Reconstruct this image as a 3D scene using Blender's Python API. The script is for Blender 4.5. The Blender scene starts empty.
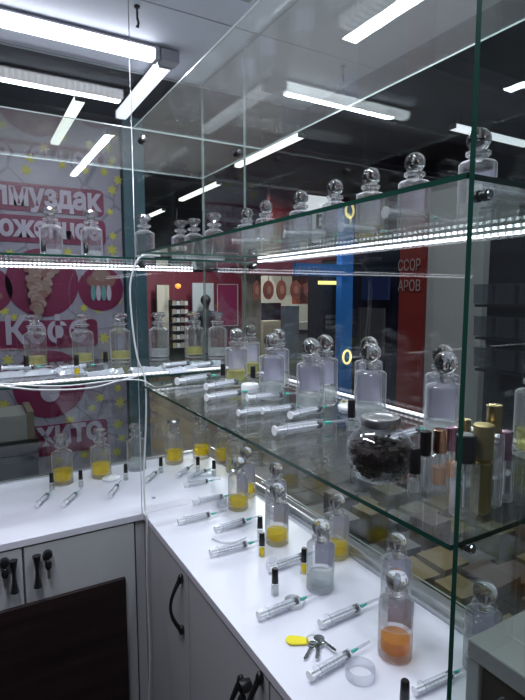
import bpy, bmesh, math, random
from mathutils import Vector, Matrix
random.seed(7)
SC = bpy.context.scene
COL = SC.collection
PI = math.pi
S = 0.6            # one camera height above the worktop, in metres
ZC = 1.55          # camera height
def W(x, y, z):    # plan units (camera at 0,0,0) -> metres
    return Vector((x*S, y*S, ZC + z*S))

# ------------------------------------------------------------------ camera
PITCH, YAW, FPX = math.radians(6.3), math.radians(30), 506.0
F = Vector((math.sin(YAW)*math.cos(PITCH), math.cos(YAW)*math.cos(PITCH), -math.sin(PITCH)))
R = Vector((math.cos(YAW), -math.sin(YAW), 0)); U = R.cross(F)
cd = bpy.data.cameras.new('camera'); cam = bpy.data.objects.new('camera', cd); COL.objects.link(cam)
cam.location = W(0, 0, 0)
cam.rotation_euler = Matrix((R, U, -F)).transposed().to_euler()
cd.sensor_fit = 'VERTICAL'; cd.sensor_height = 36; cd.lens = 36*FPX/700; cd.clip_start = .01
SC.camera = cam
def ray(px, py): return R*((px-262.5)/FPX) - U*((py-350)/FPX) + F
def onz(px, py, z): r = ray(px, py); return r*(z/r.z)      # where that sight line meets a level
def onx(px, py, x): r = ray(px, py); return r*(x/r.x)
def ony(px, py, y): r = ray(px, py); return r*(y/r.y)

# ------------------------------------------------------------------ world, exposure, lights
w = bpy.data.worlds.new('world'); SC.world = w; w.use_nodes = True
w.node_tree.nodes['Background'].inputs[0].default_value = (.42, .45, .56, 1)
w.node_tree.nodes['Background'].inputs[1].default_value = .12
SC.view_settings.view_transform = 'Standard'; SC.view_settings.look = 'None'
SC.view_settings.gamma = 1; SC.view_settings.use_curve_mapping = False
SC.view_settings.exposure = 0.0
cy = SC.cycles
cy.max_bounces = 14; cy.transparent_max_bounces = 64; cy.transmission_bounces = 12
cy.glossy_bounces = 6; cy.diffuse_bounces = 3; cy.use_denoising = True
cy.sample_clamp_indirect = 4.0; cy.blur_glossy = 0.6
def area(name, loc, sx, sy, power, col=(1, 1, 1), rot=(0, 0, 0)):
    l = bpy.data.lights.new(name, 'AREA'); l.shape = 'RECTANGLE'; l.size = sx; l.size_y = sy
    l.energy = power; l.color = col
    o = bpy.data.objects.new(name, l); COL.objects.link(o); o.location = loc; o.rotation_euler = rot
    return o
COOL = (.90, .90, 1.0)
TX, TY, TZ = .96, 2.63, 1.225      # corner of the lamp frame over the kiosk
area('kiosk_tube_light', W(.45, TY, TZ-.058), .5, .03, 8, COOL)
area('kiosk_tube_light', W(TX, 1.2, TZ-.062), .04, .9, 11, COOL)
area('kiosk_tube_light', W(-.2, 1.2, TZ-.062), .04, .9, 11, COOL)
for (x, y, sx, sy, p) in ((1.6, 9.5, .06, 1.5, 22), (8.4, 6.3, 1.1, .06, 20), (5.45, 9.3, .06, 1.5, 50),
                          (5.85, 13.9, .06, 1.6, 40), (2.4, 2.6, .06, 1.2, 14), (5.5, 2.6, 1.0, .06, 26), (6.0, 11.6, .06, 1.0, 90)):  # aisle entries and the last are added fills, brightening the boards and shop
    for q_ in (-.3, .3):
        ll = bpy.data.lights.new('hall_tube_or_fill_light', 'SPOT'); ll.spot_size = math.radians(172); ll.spot_blend = .6; ll.shadow_soft_size = 0
        ll.energy = p*2; ll.color = (.95, .96, 1.0); lo_ = bpy.data.objects.new('hall_tube_or_fill_light', ll); COL.objects.link(lo_)
        lo_.location = W(x, y, 2.82) + Vector((sx*q_, sy*q_, 0))

# ------------------------------------------------------------------ materials
def newmat(name):
    m = bpy.data.materials.new(name); m.use_nodes = True
    return m, m.node_tree.nodes, m.node_tree.links
def pbr(name, col, rough=.5, metal=0, spec=.5, noise=0, scale=20, bump=0, emit=None, es=0, **kw):
    m, n, l = newmat(name); b = n['Principled BSDF']
    b.inputs['Base Color'].default_value = (*col, 1); b.inputs['Roughness'].default_value = rough
    b.inputs['Metallic'].default_value = metal; b.inputs['Specular IOR Level'].default_value = spec
    for k, v in kw.items(): b.inputs[k].default_value = v
    if noise or bump:
        t = n.new('ShaderNodeTexNoise'); t.inputs['Scale'].default_value = scale; t.inputs['Detail'].default_value = 5
        tc = n.new('ShaderNodeTexCoord'); l.new(tc.outputs['Object'], t.inputs['Vector'])
        if noise:
            r = n.new('ShaderNodeMapRange'); r.inputs[3].default_value = 1-noise; r.inputs[4].default_value = 1+noise
            l.new(t.outputs['Fac'], r.inputs[0])
            mx = n.new('ShaderNodeMix'); mx.data_type = 'RGBA'; mx.blend_type = 'MULTIPLY'; mx.inputs['Factor'].default_value = 1
            mx.inputs['A'].default_value = (*col, 1); l.new(r.outputs[0], mx.inputs['B']); l.new(mx.outputs['Result'], b.inputs['Base Color'])
        if bump:
            bp = n.new('ShaderNodeBump'); bp.inputs['Strength'].default_value = bump; bp.inputs['Distance'].default_value = .002
            l.new(t.outputs['Fac'], bp.inputs['Height']); l.new(bp.outputs[0], b.inputs['Normal'])
    if emit: b.inputs['Emission Color'].default_value = (*emit, 1); b.inputs['Emission Strength'].default_value = es
    return m
def thin_glass(name, tint, edge, ior=1.5, rough=0.0, body=0.0, bodycol=(1, 1, 1), refr=0.0, rim=0.0):
    """clear thin glass: see-through, mirror-like by Fresnel, deeper tint where the wall is seen edge on"""
    m, n, l = newmat(name); n.remove(n['Principled BSDF']); out = n['Material Output']
    tr = n.new('ShaderNodeBsdfTransparent'); gl = n.new('ShaderNodeBsdfGlossy'); gl.inputs['Roughness'].default_value = rough
    gl.inputs['Color'].default_value = (1, 1, 1, 1)
    lw = n.new('ShaderNodeLayerWeight'); lw.inputs['Blend'].default_value = .15
    mc = n.new('ShaderNodeMix'); mc.data_type = 'RGBA'; mc.inputs['A'].default_value = (*tint, 1); mc.inputs['B'].default_value = (*edge, 1)
    l.new(lw.outputs['Facing'], mc.inputs['Factor']); l.new(mc.outputs['Result'], tr.inputs['Color'])
    fr = n.new('ShaderNodeFresnel')      # same reflectance on entering and on leaving a thin sheet
    ge = n.new('ShaderNodeNewGeometry'); mi = n.new('ShaderNodeMapRange'); mi.inputs[3].default_value = ior; mi.inputs[4].default_value = 1/ior
    l.new(ge.outputs['Backfacing'], mi.inputs[0]); l.new(mi.outputs[0], fr.inputs['IOR'])
    ms = n.new('ShaderNodeMixShader'); l.new(fr.outputs[0], ms.inputs[0]); l.new(tr.outputs[0], ms.inputs[1]); l.new(gl.outputs[0], ms.inputs[2])
    last = ms
    if refr:
        gg = n.new('ShaderNodeBsdfGlass'); gg.inputs['IOR'].default_value = 1.46; gg.inputs['Roughness'].default_value = 0
        m3 = n.new('ShaderNodeMixShader'); m3.inputs[0].default_value = refr
        l.new(ms.outputs[0], m3.inputs[1]); l.new(gg.outputs[0], m3.inputs[2]); last = m3
    if body:
        di = n.new('ShaderNodeBsdfDiffuse'); di.inputs['Color'].default_value = (*bodycol, 1)
        tl = n.new('ShaderNodeBsdfTranslucent'); tl.inputs['Color'].default_value = (*bodycol, 1)
        ad = n.new('ShaderNodeMixShader'); ad.inputs[0].default_value = .5; l.new(di.outputs[0], ad.inputs[1]); l.new(tl.outputs[0], ad.inputs[2])
        m2 = n.new('ShaderNodeMixShader'); m2.inputs[0].default_value = body
        if rim:      # whitens walls seen edge on, painting in the bright edges of lit glass
            l2 = n.new('ShaderNodeLayerWeight'); l2.inputs['Blend'].default_value = .5
            pw = n.new('ShaderNodeMath'); pw.operation = 'POWER'; pw.inputs[1].default_value = 3.0; l.new(l2.outputs['Facing'], pw.inputs[0])
            ma = n.new('ShaderNodeMath'); ma.operation = 'MULTIPLY_ADD'; ma.inputs[1].default_value = rim; ma.inputs[2].default_value = body
            l.new(pw.outputs[0], ma.inputs[0]); l.new(ma.outputs[0], m2.inputs[0])
        l.new(last.outputs[0], m2.inputs[1]); l.new(ad.outputs[0], m2.inputs[2]); last = m2
    l.new(last.outputs[0], out.inputs['Surface'])
    return m
def ribbed_emit(name, col, strength, scale, axis='X', lo=.45):
    m, n, l = newmat(name); b = n['Principled BSDF']; b.inputs['Base Color'].default_value = (.8, .8, .8, 1)
    tc = n.new('ShaderNodeTexCoord'); wv = n.new('ShaderNodeTexWave'); wv.wave_type = 'BANDS'; wv.bands_direction = axis
    wv.inputs['Scale'].default_value = scale; l.new(tc.outputs['Object'], wv.inputs['Vector'])
    mr = n.new('ShaderNodeMapRange'); mr.inputs[3].default_value = lo*strength; mr.inputs[4].default_value = strength
    l.new(wv.outputs['Fac'], mr.inputs[0]); l.new(mr.outputs[0], b.inputs['Emission Strength'])
    b.inputs['Emission Color'].default_value = (*col, 1)
    return m
M = {}
M['worktop'] = pbr('white_laminate', (.75, .745, .84), .32, noise=.02, scale=3)
M['cab'] = pbr('grey_laminate', (.50, .51, .53), .45, noise=.03, scale=4)
M['gap'] = pbr('shadow_gap_dark', (.03, .03, .035), .8)
M['darkwood'] = None
M['black'] = pbr('black_plastic', (.012, .012, .014), .28)
M['rubber'] = pbr('black_rubber', (.015, .02, .02), .6)
M['chrome'] = pbr('chrome', (.75, .76, .78), .12, 1)
M['steel'] = pbr('brushed_steel', (.62, .63, .65), .3, 1)
M['alu'] = pbr('aluminium', (.55, .56, .57), .35, .9)
M['pale_edge'] = pbr('polished_glass_edge', (.30, .36, .35), .15)
M['sheet'] = thin_glass('sheet_glass', (.93, .955, .945), (.80, .86, .84), 1.5)
M['shelf'] = thin_glass('shelf_glass', (.93, .955, .945), (.80, .86, .84), 1.36, body=.02)
M['edge'] = pbr('green_glass_edge', (.012, .055, .040), .12, emit=None)
M['bglass'] = thin_glass('bottle_glass', (.985, .985, .99), (.32, .34, .40), 1.42, .02, body=.03, bodycol=(.96, .97, 1.0), refr=.25, rim=.5)
M['solid'] = None
m, n, l = newmat('solid_glass'); n.remove(n['Principled BSDF']); g = n.new('ShaderNodeBsdfGlass'); g.inputs['IOR'].default_value = 1.5
g.inputs['Roughness'].default_value = 0; l.new(g.outputs[0], n['Material Output'].inputs['Surface']); M['solid'] = m
M['vglass'] = thin_glass('vial_glass', (.97, .975, .98), (.5, .52, .56), 1.5, .02, body=.015, bodycol=(.96, .97, 1), rim=.45)
M['ball'] = thin_glass('ball_glass', (.99, .99, 1), (.7, .72, .76), 1.45, .0, body=.03, bodycol=(.9, .92, 1), refr=.62)
M['jglass'] = thin_glass('jar_glass', (.98, .98, .985), (.5, .52, .56), 1.45, .02, body=.005, bodycol=(.96, .97, 1), rim=.10)
def liquid(name, t, b): return thin_glass(name, t, tuple(c*.8 for c in t), 1.33, .02, body=.34, bodycol=b)
M['yellow'] = liquid('yellow_perfume', (1.0, .88, .12), (1.0, .82, .01))
M['amber'] = liquid('amber_perfume', (.98, .58, .10), (.85, .45, .02))
M['pale'] = liquid('pale_perfume', (.95, .93, .60), (.72, .70, .32))
M['blush'] = liquid('blush_perfume', (.98, .82, .70), (.85, .62, .48))
M['clearliq'] = liquid('clear_perfume', (.90, .93, .92), (.7, .75, .76))
M['label'] = pbr('lilac_label', (.66, .65, .80), .5)
M['ink'] = pbr('grey_ink', (.12, .12, .16), .6)
M['barrel'] = thin_glass('syringe_plastic', (.95, .955, .97), (.75, .77, .80), 1.45, .12, body=.17, bodycol=(.80, .82, .88))
M['plunger'] = pbr('white_polypropylene', (.86, .88, .92), .4)
M['frost'] = pbr('clear_frosted_plastic', (.78, .80, .84), .3)
M['teal'] = pbr('teal_needle_hub', (.06, .50, .38), .35)
M['ypl'] = pbr('yellow_plastic', (.85, .72, .02), .3)
M['wire'] = pbr('white_cable_sheath', (.70, .71, .72), .45)
M['gold'] = pbr('gold_anodised', (.72, .56, .24), .22, 1)
M['goldm'] = pbr('matt_gold', (.55, .44, .20), .42, .85)
M['rose'] = pbr('rose_gold', (.85, .50, .36), .2, 1)
M['pinkm'] = pbr('pink_metal', (.72, .42, .58), .22, 1)
M['bean'] = pbr('roasted_bean', (.016, .010, .008), .5, spec=.25)
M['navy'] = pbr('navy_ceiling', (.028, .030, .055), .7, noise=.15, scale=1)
M['canopy'] = pbr('canopy_panel', (.62, .65, .74), .55, noise=.04, scale=2)
M['ribx'] = ribbed_emit('prismatic_diffuser_x', (.88, .91, 1), 7.0, 16, 'X', .7)
M['riby'] = ribbed_emit('prismatic_diffuser_y', (.84, .87, 1), 2.0, 14, 'Y', .3)
M['ledx'] = ribbed_emit('led_diodes_x', (.86, .88, 1), 6.0, 24, 'X', .03)
M['ledy'] = ribbed_emit('led_diodes_y', (.86, .88, 1), 6.0, 24, 'Y', .03)
M['ledx_soft'] = ribbed_emit('led_diodes_soft_x', (.86, .88, 1), 1.5, 24, 'X', .1)
M['ledy_soft'] = ribbed_emit('led_diodes_soft_y', (.86, .88, 1), 1.5, 24, 'Y', .1)
M['tubew'] = pbr('lit_tube', (.9, .9, .9), .4, emit=(.97, 1, .96), es=1.7)
M['tubeb'] = pbr('lit_tube_blue', (.9, .9, .9), .4, emit=(.85, .9, 1), es=1.2)
M['housing'] = pbr('lamp_housing', (.35, .36, .40), .5)
def wood(name, a, b, sc):
    m, n, l = newmat(name); bs = n['Principled BSDF']; bs.inputs['Roughness'].default_value = .4
    tc = n.new('ShaderNodeTexCoord'); mp = n.new('ShaderNodeMapping'); mp.inputs['Scale'].default_value = (1, 1, 14)
    no = n.new('ShaderNodeTexNoise'); no.inputs['Scale'].default_value = sc; no.inputs['Detail'].default_value = 6
    l.new(tc.outputs['Object'], mp.inputs[0]); l.new(mp.outputs[0], no.inputs['Vector'])
    cr = n.new('ShaderNodeValToRGB'); cr.color_ramp.elements[0].position = .35; cr.color_ramp.elements[0].color = (*a, 1)
    cr.color_ramp.elements[1].position = .7; cr.color_ramp.elements[1].color = (*b, 1)
    l.new(no.outputs['Fac'], cr.inputs[0]); l.new(cr.outputs[0], bs.inputs['Base Color'])
    return m
M['darkwood'] = wood('dark_wood_board', (.010, .005, .006), (.024, .012, .013), 3)
def cm(name, c, rough=.5, **k):
    if name not in M: M[name] = pbr(name, c, rough, **k)
    return M[name]
# hall floor: tiles
m, n, l = newmat('hall_floor_tiles'); b = n['Principled BSDF']; b.inputs['Roughness'].default_value = .25
tc = n.new('ShaderNodeTexCoord'); br = n.new('ShaderNodeTexBrick'); br.offset = 0; br.inputs['Scale'].default_value = 2.2
br.inputs['Color1'].default_value = (.10, .085, .05, 1); br.inputs['Color2'].default_value = (.06, .055, .05, 1); br.inputs['Mortar'].default_value = (.02, .02, .02, 1)
br.inputs['Mortar Size'].default_value = .012; br.inputs['Row Height'].default_value = .5
l.new(tc.outputs['Object'], br.inputs['Vector']); l.new(br.outputs['Color'], b.inputs['Base Color']); M['floor'] = m
# flowered poster ground
m, n, l = newmat('poster_ground'); b = n['Principled BSDF']; b.inputs['Roughness'].default_value = .35
tc = n.new('ShaderNodeTexCoord'); no = n.new('ShaderNodeTexVoronoi'); no.feature = 'DISTANCE_TO_EDGE'; no.inputs['Scale'].default_value = 5
cr = n.new('ShaderNodeValToRGB'); cr.color_ramp.elements[0].position = .0; cr.color_ramp.elements[0].color = (.12, .11, .15, 1)
cr.color_ramp.elements[1].position = .025; cr.color_ramp.elements[1].color = (.23, .21, .27, 1)
l.new(tc.outputs['Object'], no.inputs['Vector']); l.new(no.outputs['Distance'], cr.inputs[0]); l.new(cr.outputs[0], b.inputs['Base Color']); M['poster'] = m

# ------------------------------------------------------------------ mesh helpers
class MB:
    def __init__(s): s.bm = bmesh.new(); s.mats = []
    def mi(s, m):
        if m is None: return 0
        if m not in s.mats: s.mats.append(m)
        return s.mats.index(m)
    def box(s, a, b, m=None, rot=None, at=None):
        x0, y0, z0 = a; x1, y1, z1 = b
        v = [s.bm.verts.new(p) for p in ((x0, y0, z0), (x1, y0, z0), (x1, y1, z0), (x0, y1, z0), (x0, y0, z1), (x1, y0, z1), (x1, y1, z1), (x0, y1, z1))]
        k = s.mi(m)
        for q in ((0, 3, 2, 1), (4, 5, 6, 7), (0, 1, 5, 4), (1, 2, 6, 5), (2, 3, 7, 6), (3, 0, 4, 7)):
            f = s.bm.faces.new([v[i] for i in q]); f.material_index = k
        if rot is not None: bmesh.ops.transform(s.bm, matrix=rot, verts=v)
        if at is not None: bmesh.ops.translate(s.bm, vec=at, verts=v)
        return v
    def lathe(s, prof, n=24, m=None, mat=None, flat=False, closed=False, phase=0):
        rings = []; k = s.mi(m); vs = []
        for r, z in prof:
            if r < 1e-6: ring = [s.bm.verts.new((0, 0, z))]
            else: ring = [s.bm.verts.new((r*math.cos(2*PI*(i+phase)/n), r*math.sin(2*PI*(i+phase)/n), z)) for i in range(n)]
            rings.append(ring); vs += ring
        pr = list(zip(rings, rings[1:]))
        for A, B in pr:
            for i in range(n):
                j = (i+1) % n
                if len(A) == 1 and len(B) == 1: continue
                if len(A) == 1: f = s.bm.faces.new((A[0], B[j], B[i]))
                elif len(B) == 1: f = s.bm.faces.new((A[i], A[j], B[0]))
                else: f = s.bm.faces.new((A[i], A[j], B[j], B[i]))
                f.material_index = k; f.smooth = not flat
        if mat is not None: bmesh.ops.transform(s.bm, matrix=mat, verts=vs)
        return vs
    def tube(s, pts, r, n=8, m=None, cap=True):
        pts = [Vector(p) for p in pts]; k = s.mi(m); rings = []
        up = Vector((0, 0, 1)); prev = None
        for i, p in enumerate(pts):
            t = (pts[min(i+1, len(pts)-1)] - pts[max(i-1, 0)]).normalized()
            if prev is None:
                a = t.cross(up)
                if a.length < .1: a = t.cross(Vector((1, 0, 0)))
            else: a = prev - t*prev.dot(t)
            a.normalize(); prev = a; b = t.cross(a)
            rr = r[i] if isinstance(r, (list, tuple)) else r
            rings.append([s.bm.verts.new(p + a*rr*math.cos(2*PI*q/n) + b*rr*math.sin(2*PI*q/n)) for q in range(n)])
        for A, B in zip(rings, rings[1:]):
            for i in range(n):
                j = (i+1) % n; f = s.bm.faces.new((A[i], A[j], B[j], B[i])); f.smooth = True; f.material_index = k
        if cap:
            s.bm.faces.new(rings[0][::-1]).material_index = k; s.bm.faces.new(rings[-1]).material_index = k
    def ball(s, c, r, m=None, u=20, v=12, sc=(1, 1, 1)):
        k = s.mi(m); res = bmesh.ops.create_uvsphere(s.bm, u_segments=u, v_segments=v, radius=r)
        for q in res['verts']: q.co = Vector((q.co.x*sc[0], q.co.y*sc[1], q.co.z*sc[2])) + Vector(c)
        for q in res['verts']:
            for f in q.link_faces: f.smooth = True; f.material_index = k
    def prism(s, poly, z0, z1, m=None, mat=None):
        k = s.mi(m); A = [s.bm.verts.new((x, y, z0)) for x, y in poly]; B = [s.bm.verts.new((x, y, z1)) for x, y in poly]
        s.bm.faces.new(A[::-1]).material_index = k; s.bm.faces.new(B).material_index = k
        for i in range(len(poly)):
            j = (i+1) % len(poly); s.bm.faces.new((A[i], A[j], B[j], B[i])).material_index = k
        if mat is not None: bmesh.ops.transform(s.bm, matrix=mat, verts=A+B)
    def build(s, name, mat=None, parent=None, loc=None, bevel=0, fix=True):
        if fix: bmesh.ops.recalc_face_normals(s.bm, faces=s.bm.faces[:])
        for e in s.bm.edges:
            if len(e.link_faces) == 2 and e.calc_face_angle(0) > .75: e.smooth = False
        me = bpy.data.meshes.new(name); s.bm.to_mesh(me); s.bm.free()
        if s.mats:
            for q in s.mats: me.materials.append(q)
        elif mat: me.materials.append(mat)
        o = bpy.data.objects.new(name, me); COL.objects.link(o)
        if parent: o.parent = parent
        if loc is not None: o.location = loc
        if bevel:
            bv = o.modifiers.new('bevel', 'BEVEL'); bv.width = bevel; bv.segments = 2; bv.limit_method = 'ANGLE'
        return o
def tag(o, label=None, cat=None, group=None, kind=None):
    if label: o['label'] = label
    if cat: o['category'] = cat
    if group: o['group'] = group
    if kind: o['kind'] = kind
    return o
def thing(name, loc, label, cat, group=None, rz=0):
    o = bpy.data.objects.new(name, None); COL.objects.link(o); o.location = loc; o.rotation_euler = (0, 0, rz)
    o.empty_display_size = .02
    return tag(o, label, cat, group)
def copy_tree(o, parent=None):
    kids = list(o.children); c = o.copy(); COL.objects.link(c); c.parent = parent
    for k in kids: copy_tree(k, c)
    return c
def place(proto, used, loc, label, group=None, rz=0, scale=1, liquid=None):
    if id(proto) in used: o = copy_tree(proto)
    else: o = proto; used[id(proto)] = 1
    o.location = loc; o.rotation_euler = (0, 0, rz); o['label'] = label
    if group: o['group'] = group
    o.scale = (scale,)*3
    return o
USED = {}
def text_part(name, body, mat, size, loc, parent, axis='y', bold=0, depth=.001, align='RIGHT'):
    cu = bpy.data.curves.new(name, 'FONT'); cu.body = body; cu.size = size; cu.extrude = depth; cu.offset = bold
    cu.align_x = align; cu.align_y = 'BOTTOM_BASELINE' if False else 'BOTTOM'; cu.resolution_u = 3
    t = bpy.data.objects.new(name, cu); COL.objects.link(t)
    bpy.context.view_layer.update()
    me = bpy.data.meshes.new_from_object(t.evaluated_get(bpy.context.evaluated_depsgraph_get()))
    bpy.data.objects.remove(t); bpy.data.curves.remove(cu)
    me.materials.clear(); me.materials.append(mat); me.name = name
    o = bpy.data.objects.new(name, me); COL.objects.link(o)
    if parent: o.parent = parent
    o.location = loc
    o.rotation_euler = (PI/2, 0, 0) if axis == 'y' else (PI/2, 0, -PI/2)
    return o

# ------------------------------------------------------------------ hall: structure
zf = -1.55/S       # floor in plan units
def bx(a, b, m=None):      # box between two plan points
    q = MB(); q.box(W(*a), W(*b), m); return q
tag(bx((-6, -4, zf-.1), (14, 21, zf)).build('floor', M['floor']), kind='structure')
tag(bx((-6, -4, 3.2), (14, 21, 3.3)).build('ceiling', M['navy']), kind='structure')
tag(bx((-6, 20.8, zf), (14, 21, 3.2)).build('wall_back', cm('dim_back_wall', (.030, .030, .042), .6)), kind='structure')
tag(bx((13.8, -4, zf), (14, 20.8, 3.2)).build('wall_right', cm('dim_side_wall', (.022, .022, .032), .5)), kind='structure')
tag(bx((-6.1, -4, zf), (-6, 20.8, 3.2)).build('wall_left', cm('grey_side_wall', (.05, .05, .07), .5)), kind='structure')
for i, y in enumerate((5, 9, 13, 17)):
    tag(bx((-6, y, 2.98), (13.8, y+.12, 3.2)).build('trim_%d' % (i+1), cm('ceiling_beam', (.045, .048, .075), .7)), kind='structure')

# ------------------------------------------------------------------ kiosk: counters
top_t = .03
q = MB(); q.box(W(-1.2, 2.2, -1-top_t), W(1.24, 2.925, -1))
o = q.build('worktop', M['worktop'], bevel=.001); tag(o, 'white worktop along the back glass, in front of the pink poster', 'worktop')
q = MB(); q.box(W(.64, .49, -1-top_t), W(1.21, 2.197, -1))
o = q.build('worktop', M['worktop'], bevel=.001); tag(o, 'white worktop running from the corner towards the viewer, with the keys on it', 'worktop')
q = MB(); q.box(W(1.212, .49, -1-top_t), W(1.295, 2.197, -.985))
for dx in (1.225, 1.262): q.box(W(dx, .49, -.985), W(dx+.008, 2.197, -.965))
tag(q.build('glass_channel', M['alu']), 'grey aluminium channel holding the right glass wall behind the decanters', 'channel')
q = MB(); q.box(W(-1.2, 2.925, -1-top_t), W(1.295, 2.95, -.99))
tag(q.build('glass_channel', M['alu']), 'thin aluminium channel under the back glass by the poster', 'channel')
# screw cap on worktop
p = W(*onz(154, 498, -1)); q = MB(); q.lathe([(0, .0), (.006, 0), (.006, .0015), (.004, .002), (.0025, .001), (0, .001)], 14, M['steel'])
tag(q.build('screw_cap', None, loc=p), 'small round metal screw cap in the worktop near the cable', 'screw cap')

def bow_handle(parent, loc, length, axis):
    """arched pull; axis = outward unit vector"""
    q = MB(); n = 14; ax = Vector(axis); pts = []
    for i in range(n+1):
        t = i/n; pts.append(Vector((0, 0, length*(t-.5))) + ax*(.006 + .024*math.sin(PI*t)))
    q.tube(pts, [.0055 - .0018*math.sin(PI*i/n) for i in range(n+1)], 8)
    for s_ in (-1, 1):
        q.ball(Vector((0, 0, s_*length*.5)) + ax*.004, .009, u=10, v=8, sc=(.9, .9, 1.3))
    h = q.build('handle', M['black'], parent); h.location = loc; h['label'] = 'black arched handle'
    return h
def flare_handle(parent, loc, length):
    q = MB(); pts = []; n = 12; rad = []
    for i in range(n+1):
        t = i/n; pts.append((0, -.018, length*(t-.5))); rad.append(.0045 + .006*abs(2*t-1)**1.6)
    q.tube(pts, rad, 8)
    for s_ in (-.36, .36): q.tube([(0, 0, length*s_), (0, -.018, length*s_)], .004, 8)
    h = q.build('handle', M['black'], parent); h.location = loc; h['label'] = 'black flared bar handle'
    return h
def lock(parent, loc, out, n_keys=1):
    q = MB(); rot = Vector((0, 0, 1)).rotation_difference(Vector(out)).to_matrix().to_4x4()
    q.lathe([(0, 0), (.009, 0), (.009, .004), (.006, .006), (0, .006)], 14, M['black'], rot)
    lk = q.build('lock', None, parent); lk.location = loc
    return lk
def hanging_key(loc, out, label, tilt=0, blade=True):
    """black-headed key plugged in a door lock with a second key hanging from it"""
    t = thing('cabinet_key', loc, label, 'key'); rot = Vector((0, 0, 1)).rotation_difference(Vector(out)).to_matrix().to_4x4()
    q = MB(); q.lathe([(0, .006), (.010, .006), (.012, .012), (.010, .022), (0, .024)], 12, None, rot); q.build('key_head', M['black'], t)
    q = MB(); o_ = Vector(out)*.018
    q.tube([o_ + Vector((0, 0, -.004)), o_ + Vector((0, 0, -.014))], .003, 8)
    q.ball(o_ + Vector((0, 0, -.026)), .012, u=12, v=8, sc=(.7, .55, 1.15)); q.build('hanging_key_head', M['black'], t)
    q = MB(); q.box(Vector((-.0035, -.001, -.062)) + o_, Vector((.0035, .001, -.036)) + o_)
    q.box(Vector((.0035, -.001, -.060)) + o_, Vector((.0055, .001, -.056)) + o_); q.box(Vector((.0035, -.001, -.052)) + o_, Vector((.005, .001, -.049)) + o_)
    q.build('key_blade', M['steel'], t)
    return t

def cabinet(name, x0, x1, y0, y1, label, doors, side):
    z0, z1 = zf+.02, -1-top_t-.002
    base = W((x0+x1)/2, (y0+y1)/2, zf)
    t = thing(name, base, label, 'cabinet')
    q = MB(); q.box(W(x0, y0, z0)-base, W(x1, y1, z1)-base); q.build('body', M['cab'], t)
    th = .03
    for (a, b, zb) in doors:
        q = MB()
        if side == 'y': q.box(W(a+.004, y0-th, zb)-base, W(b-.004, y0-.003, z1-.006)-base)
        else: q.box(W(x0-th, a+.004, zb)-base, W(x0-.003, b-.004, z1-.006)-base)
        d = q.build('door', M['cab'], t, bevel=.0012)
        yield t, d, base
th = .03
# left cabinet
gen = list(cabinet('corner_cabinet', -1.2, .60, 2.235, 2.9, 'grey cabinet under the back worktop, with a dark board in front', [(-.62, .135, zf+.06), (.135, .60, zf+.06)], 'y'))
t, d1, base = gen[0]; d2 = gen[1][1]
yf = 2.205
def L(px, py): return W(*ony(px, py, yf)) - base
flare_handle(d1, L(13.5, 573), .082); lock(d1, L(4, 564), (0, -1, 0))
flare_handle(d2, L(36.5, 568), .082); lock(d2, L(46, 556), (0, -1, 0))
hanging_key(L(4, 560)+base, (0, -1, 0), 'black headed cabinet key in the leftmost lock, its blade hanging down silver')
hanging_key(L(47, 552)+base, (0, -1, 0), 'black headed cabinet key in the lock beside the middle handle of the back cabinet')
q = MB(); q.box(W(-1.2, 2.178, zf+.001), W(.545, 2.198, -1.275))
tag(q.build('leaning_board', M['darkwood'], bevel=.002), 'large dark brown wooden board standing in front of the back cabinet', 'board')
# right cabinet
gen = list(cabinet('side_cabinet', .675, 1.2, .50, 2.14, 'grey cabinet under the right worktop with black arched handles', [(1.665, 2.135, zf+.06), (1.08, 1.665, zf+.06), (.5, 1.08, zf+.06)], 'x'))
t, e1, base = gen[0]; e2 = gen[1][1]; e3 = gen[2][1]
def LR(px, py): return W(*onx(px, py, .645)) - base
h_ = LR(183, 604); bow_handle(e1, h_, .125, (-1, 0, 0))
h_ = LR(243, 712); bow_handle(e2, h_, .125, (-1, 0, 0))
h_ = LR(262, 712); bow_handle(e3, h_, .125, (-1, 0, 0))
lock(e2, LR(250, 683), (-1, 0, 0))
hanging_key(LR(251, 683)+base, (-1, 0, 0), 'black cabinet key in the lock of the right cabinet, low centre of the photo')
# corner post between cabinets
q = MB(); q.box(W(.605, 2.215, zf), W(.645, 2.26, -1.032)); q.box(W(.648, 2.142, zf), W(.70, 2.26, -1.032))
tag(q.build('corner_post', M['cab']), 'narrow grey filler post in the inner corner between the two cabinets', 'post')

# ------------------------------------------------------------------ kiosk: glass
def glass_sheet(name, a, b, label, mat, thin_axis, cat, edge='edge'):
    a = W(*a); b = W(*b); q = MB(); q.box(a, b, mat)
    e = q.mi(M[edge])
    for f in q.bm.faces:
        f.normal_update()
        if abs(f.normal[thin_axis]) < .5: f.material_index = e
    return tag(q.build(name, None, bevel=0), label, cat)
GT = .009
zt = 1.235
glass_sheet('glass_wall', (-1.2, 2.93, -.985), (1.27, 2.93+GT, zt), 'clear glass wall sheet along the back, before the pink poster', M['sheet'], 1, 'glass wall', 'pale_edge')
glass_sheet('glass_wall', (1.27, 2.395, -.96), (1.27+GT, 2.925, zt), 'narrow clear glass wall sheet beside the back right corner', M['sheet'], 0, 'glass wall', 'pale_edge')
glass_sheet('glass_wall', (1.27, .2, -.96), (1.27+GT, 2.39, zt), 'long clear glass wall sheet on the right behind the ball stoppered decanters', M['sheet'], 0, 'glass wall', 'pale_edge')
glass_sheet('glass_divider', (.64, .498, -.999), (1.268, .498+GT, zt), 'upright glass divider with a green edge crossing the right worktop', M['sheet'], 1, 'glass divider')
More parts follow.
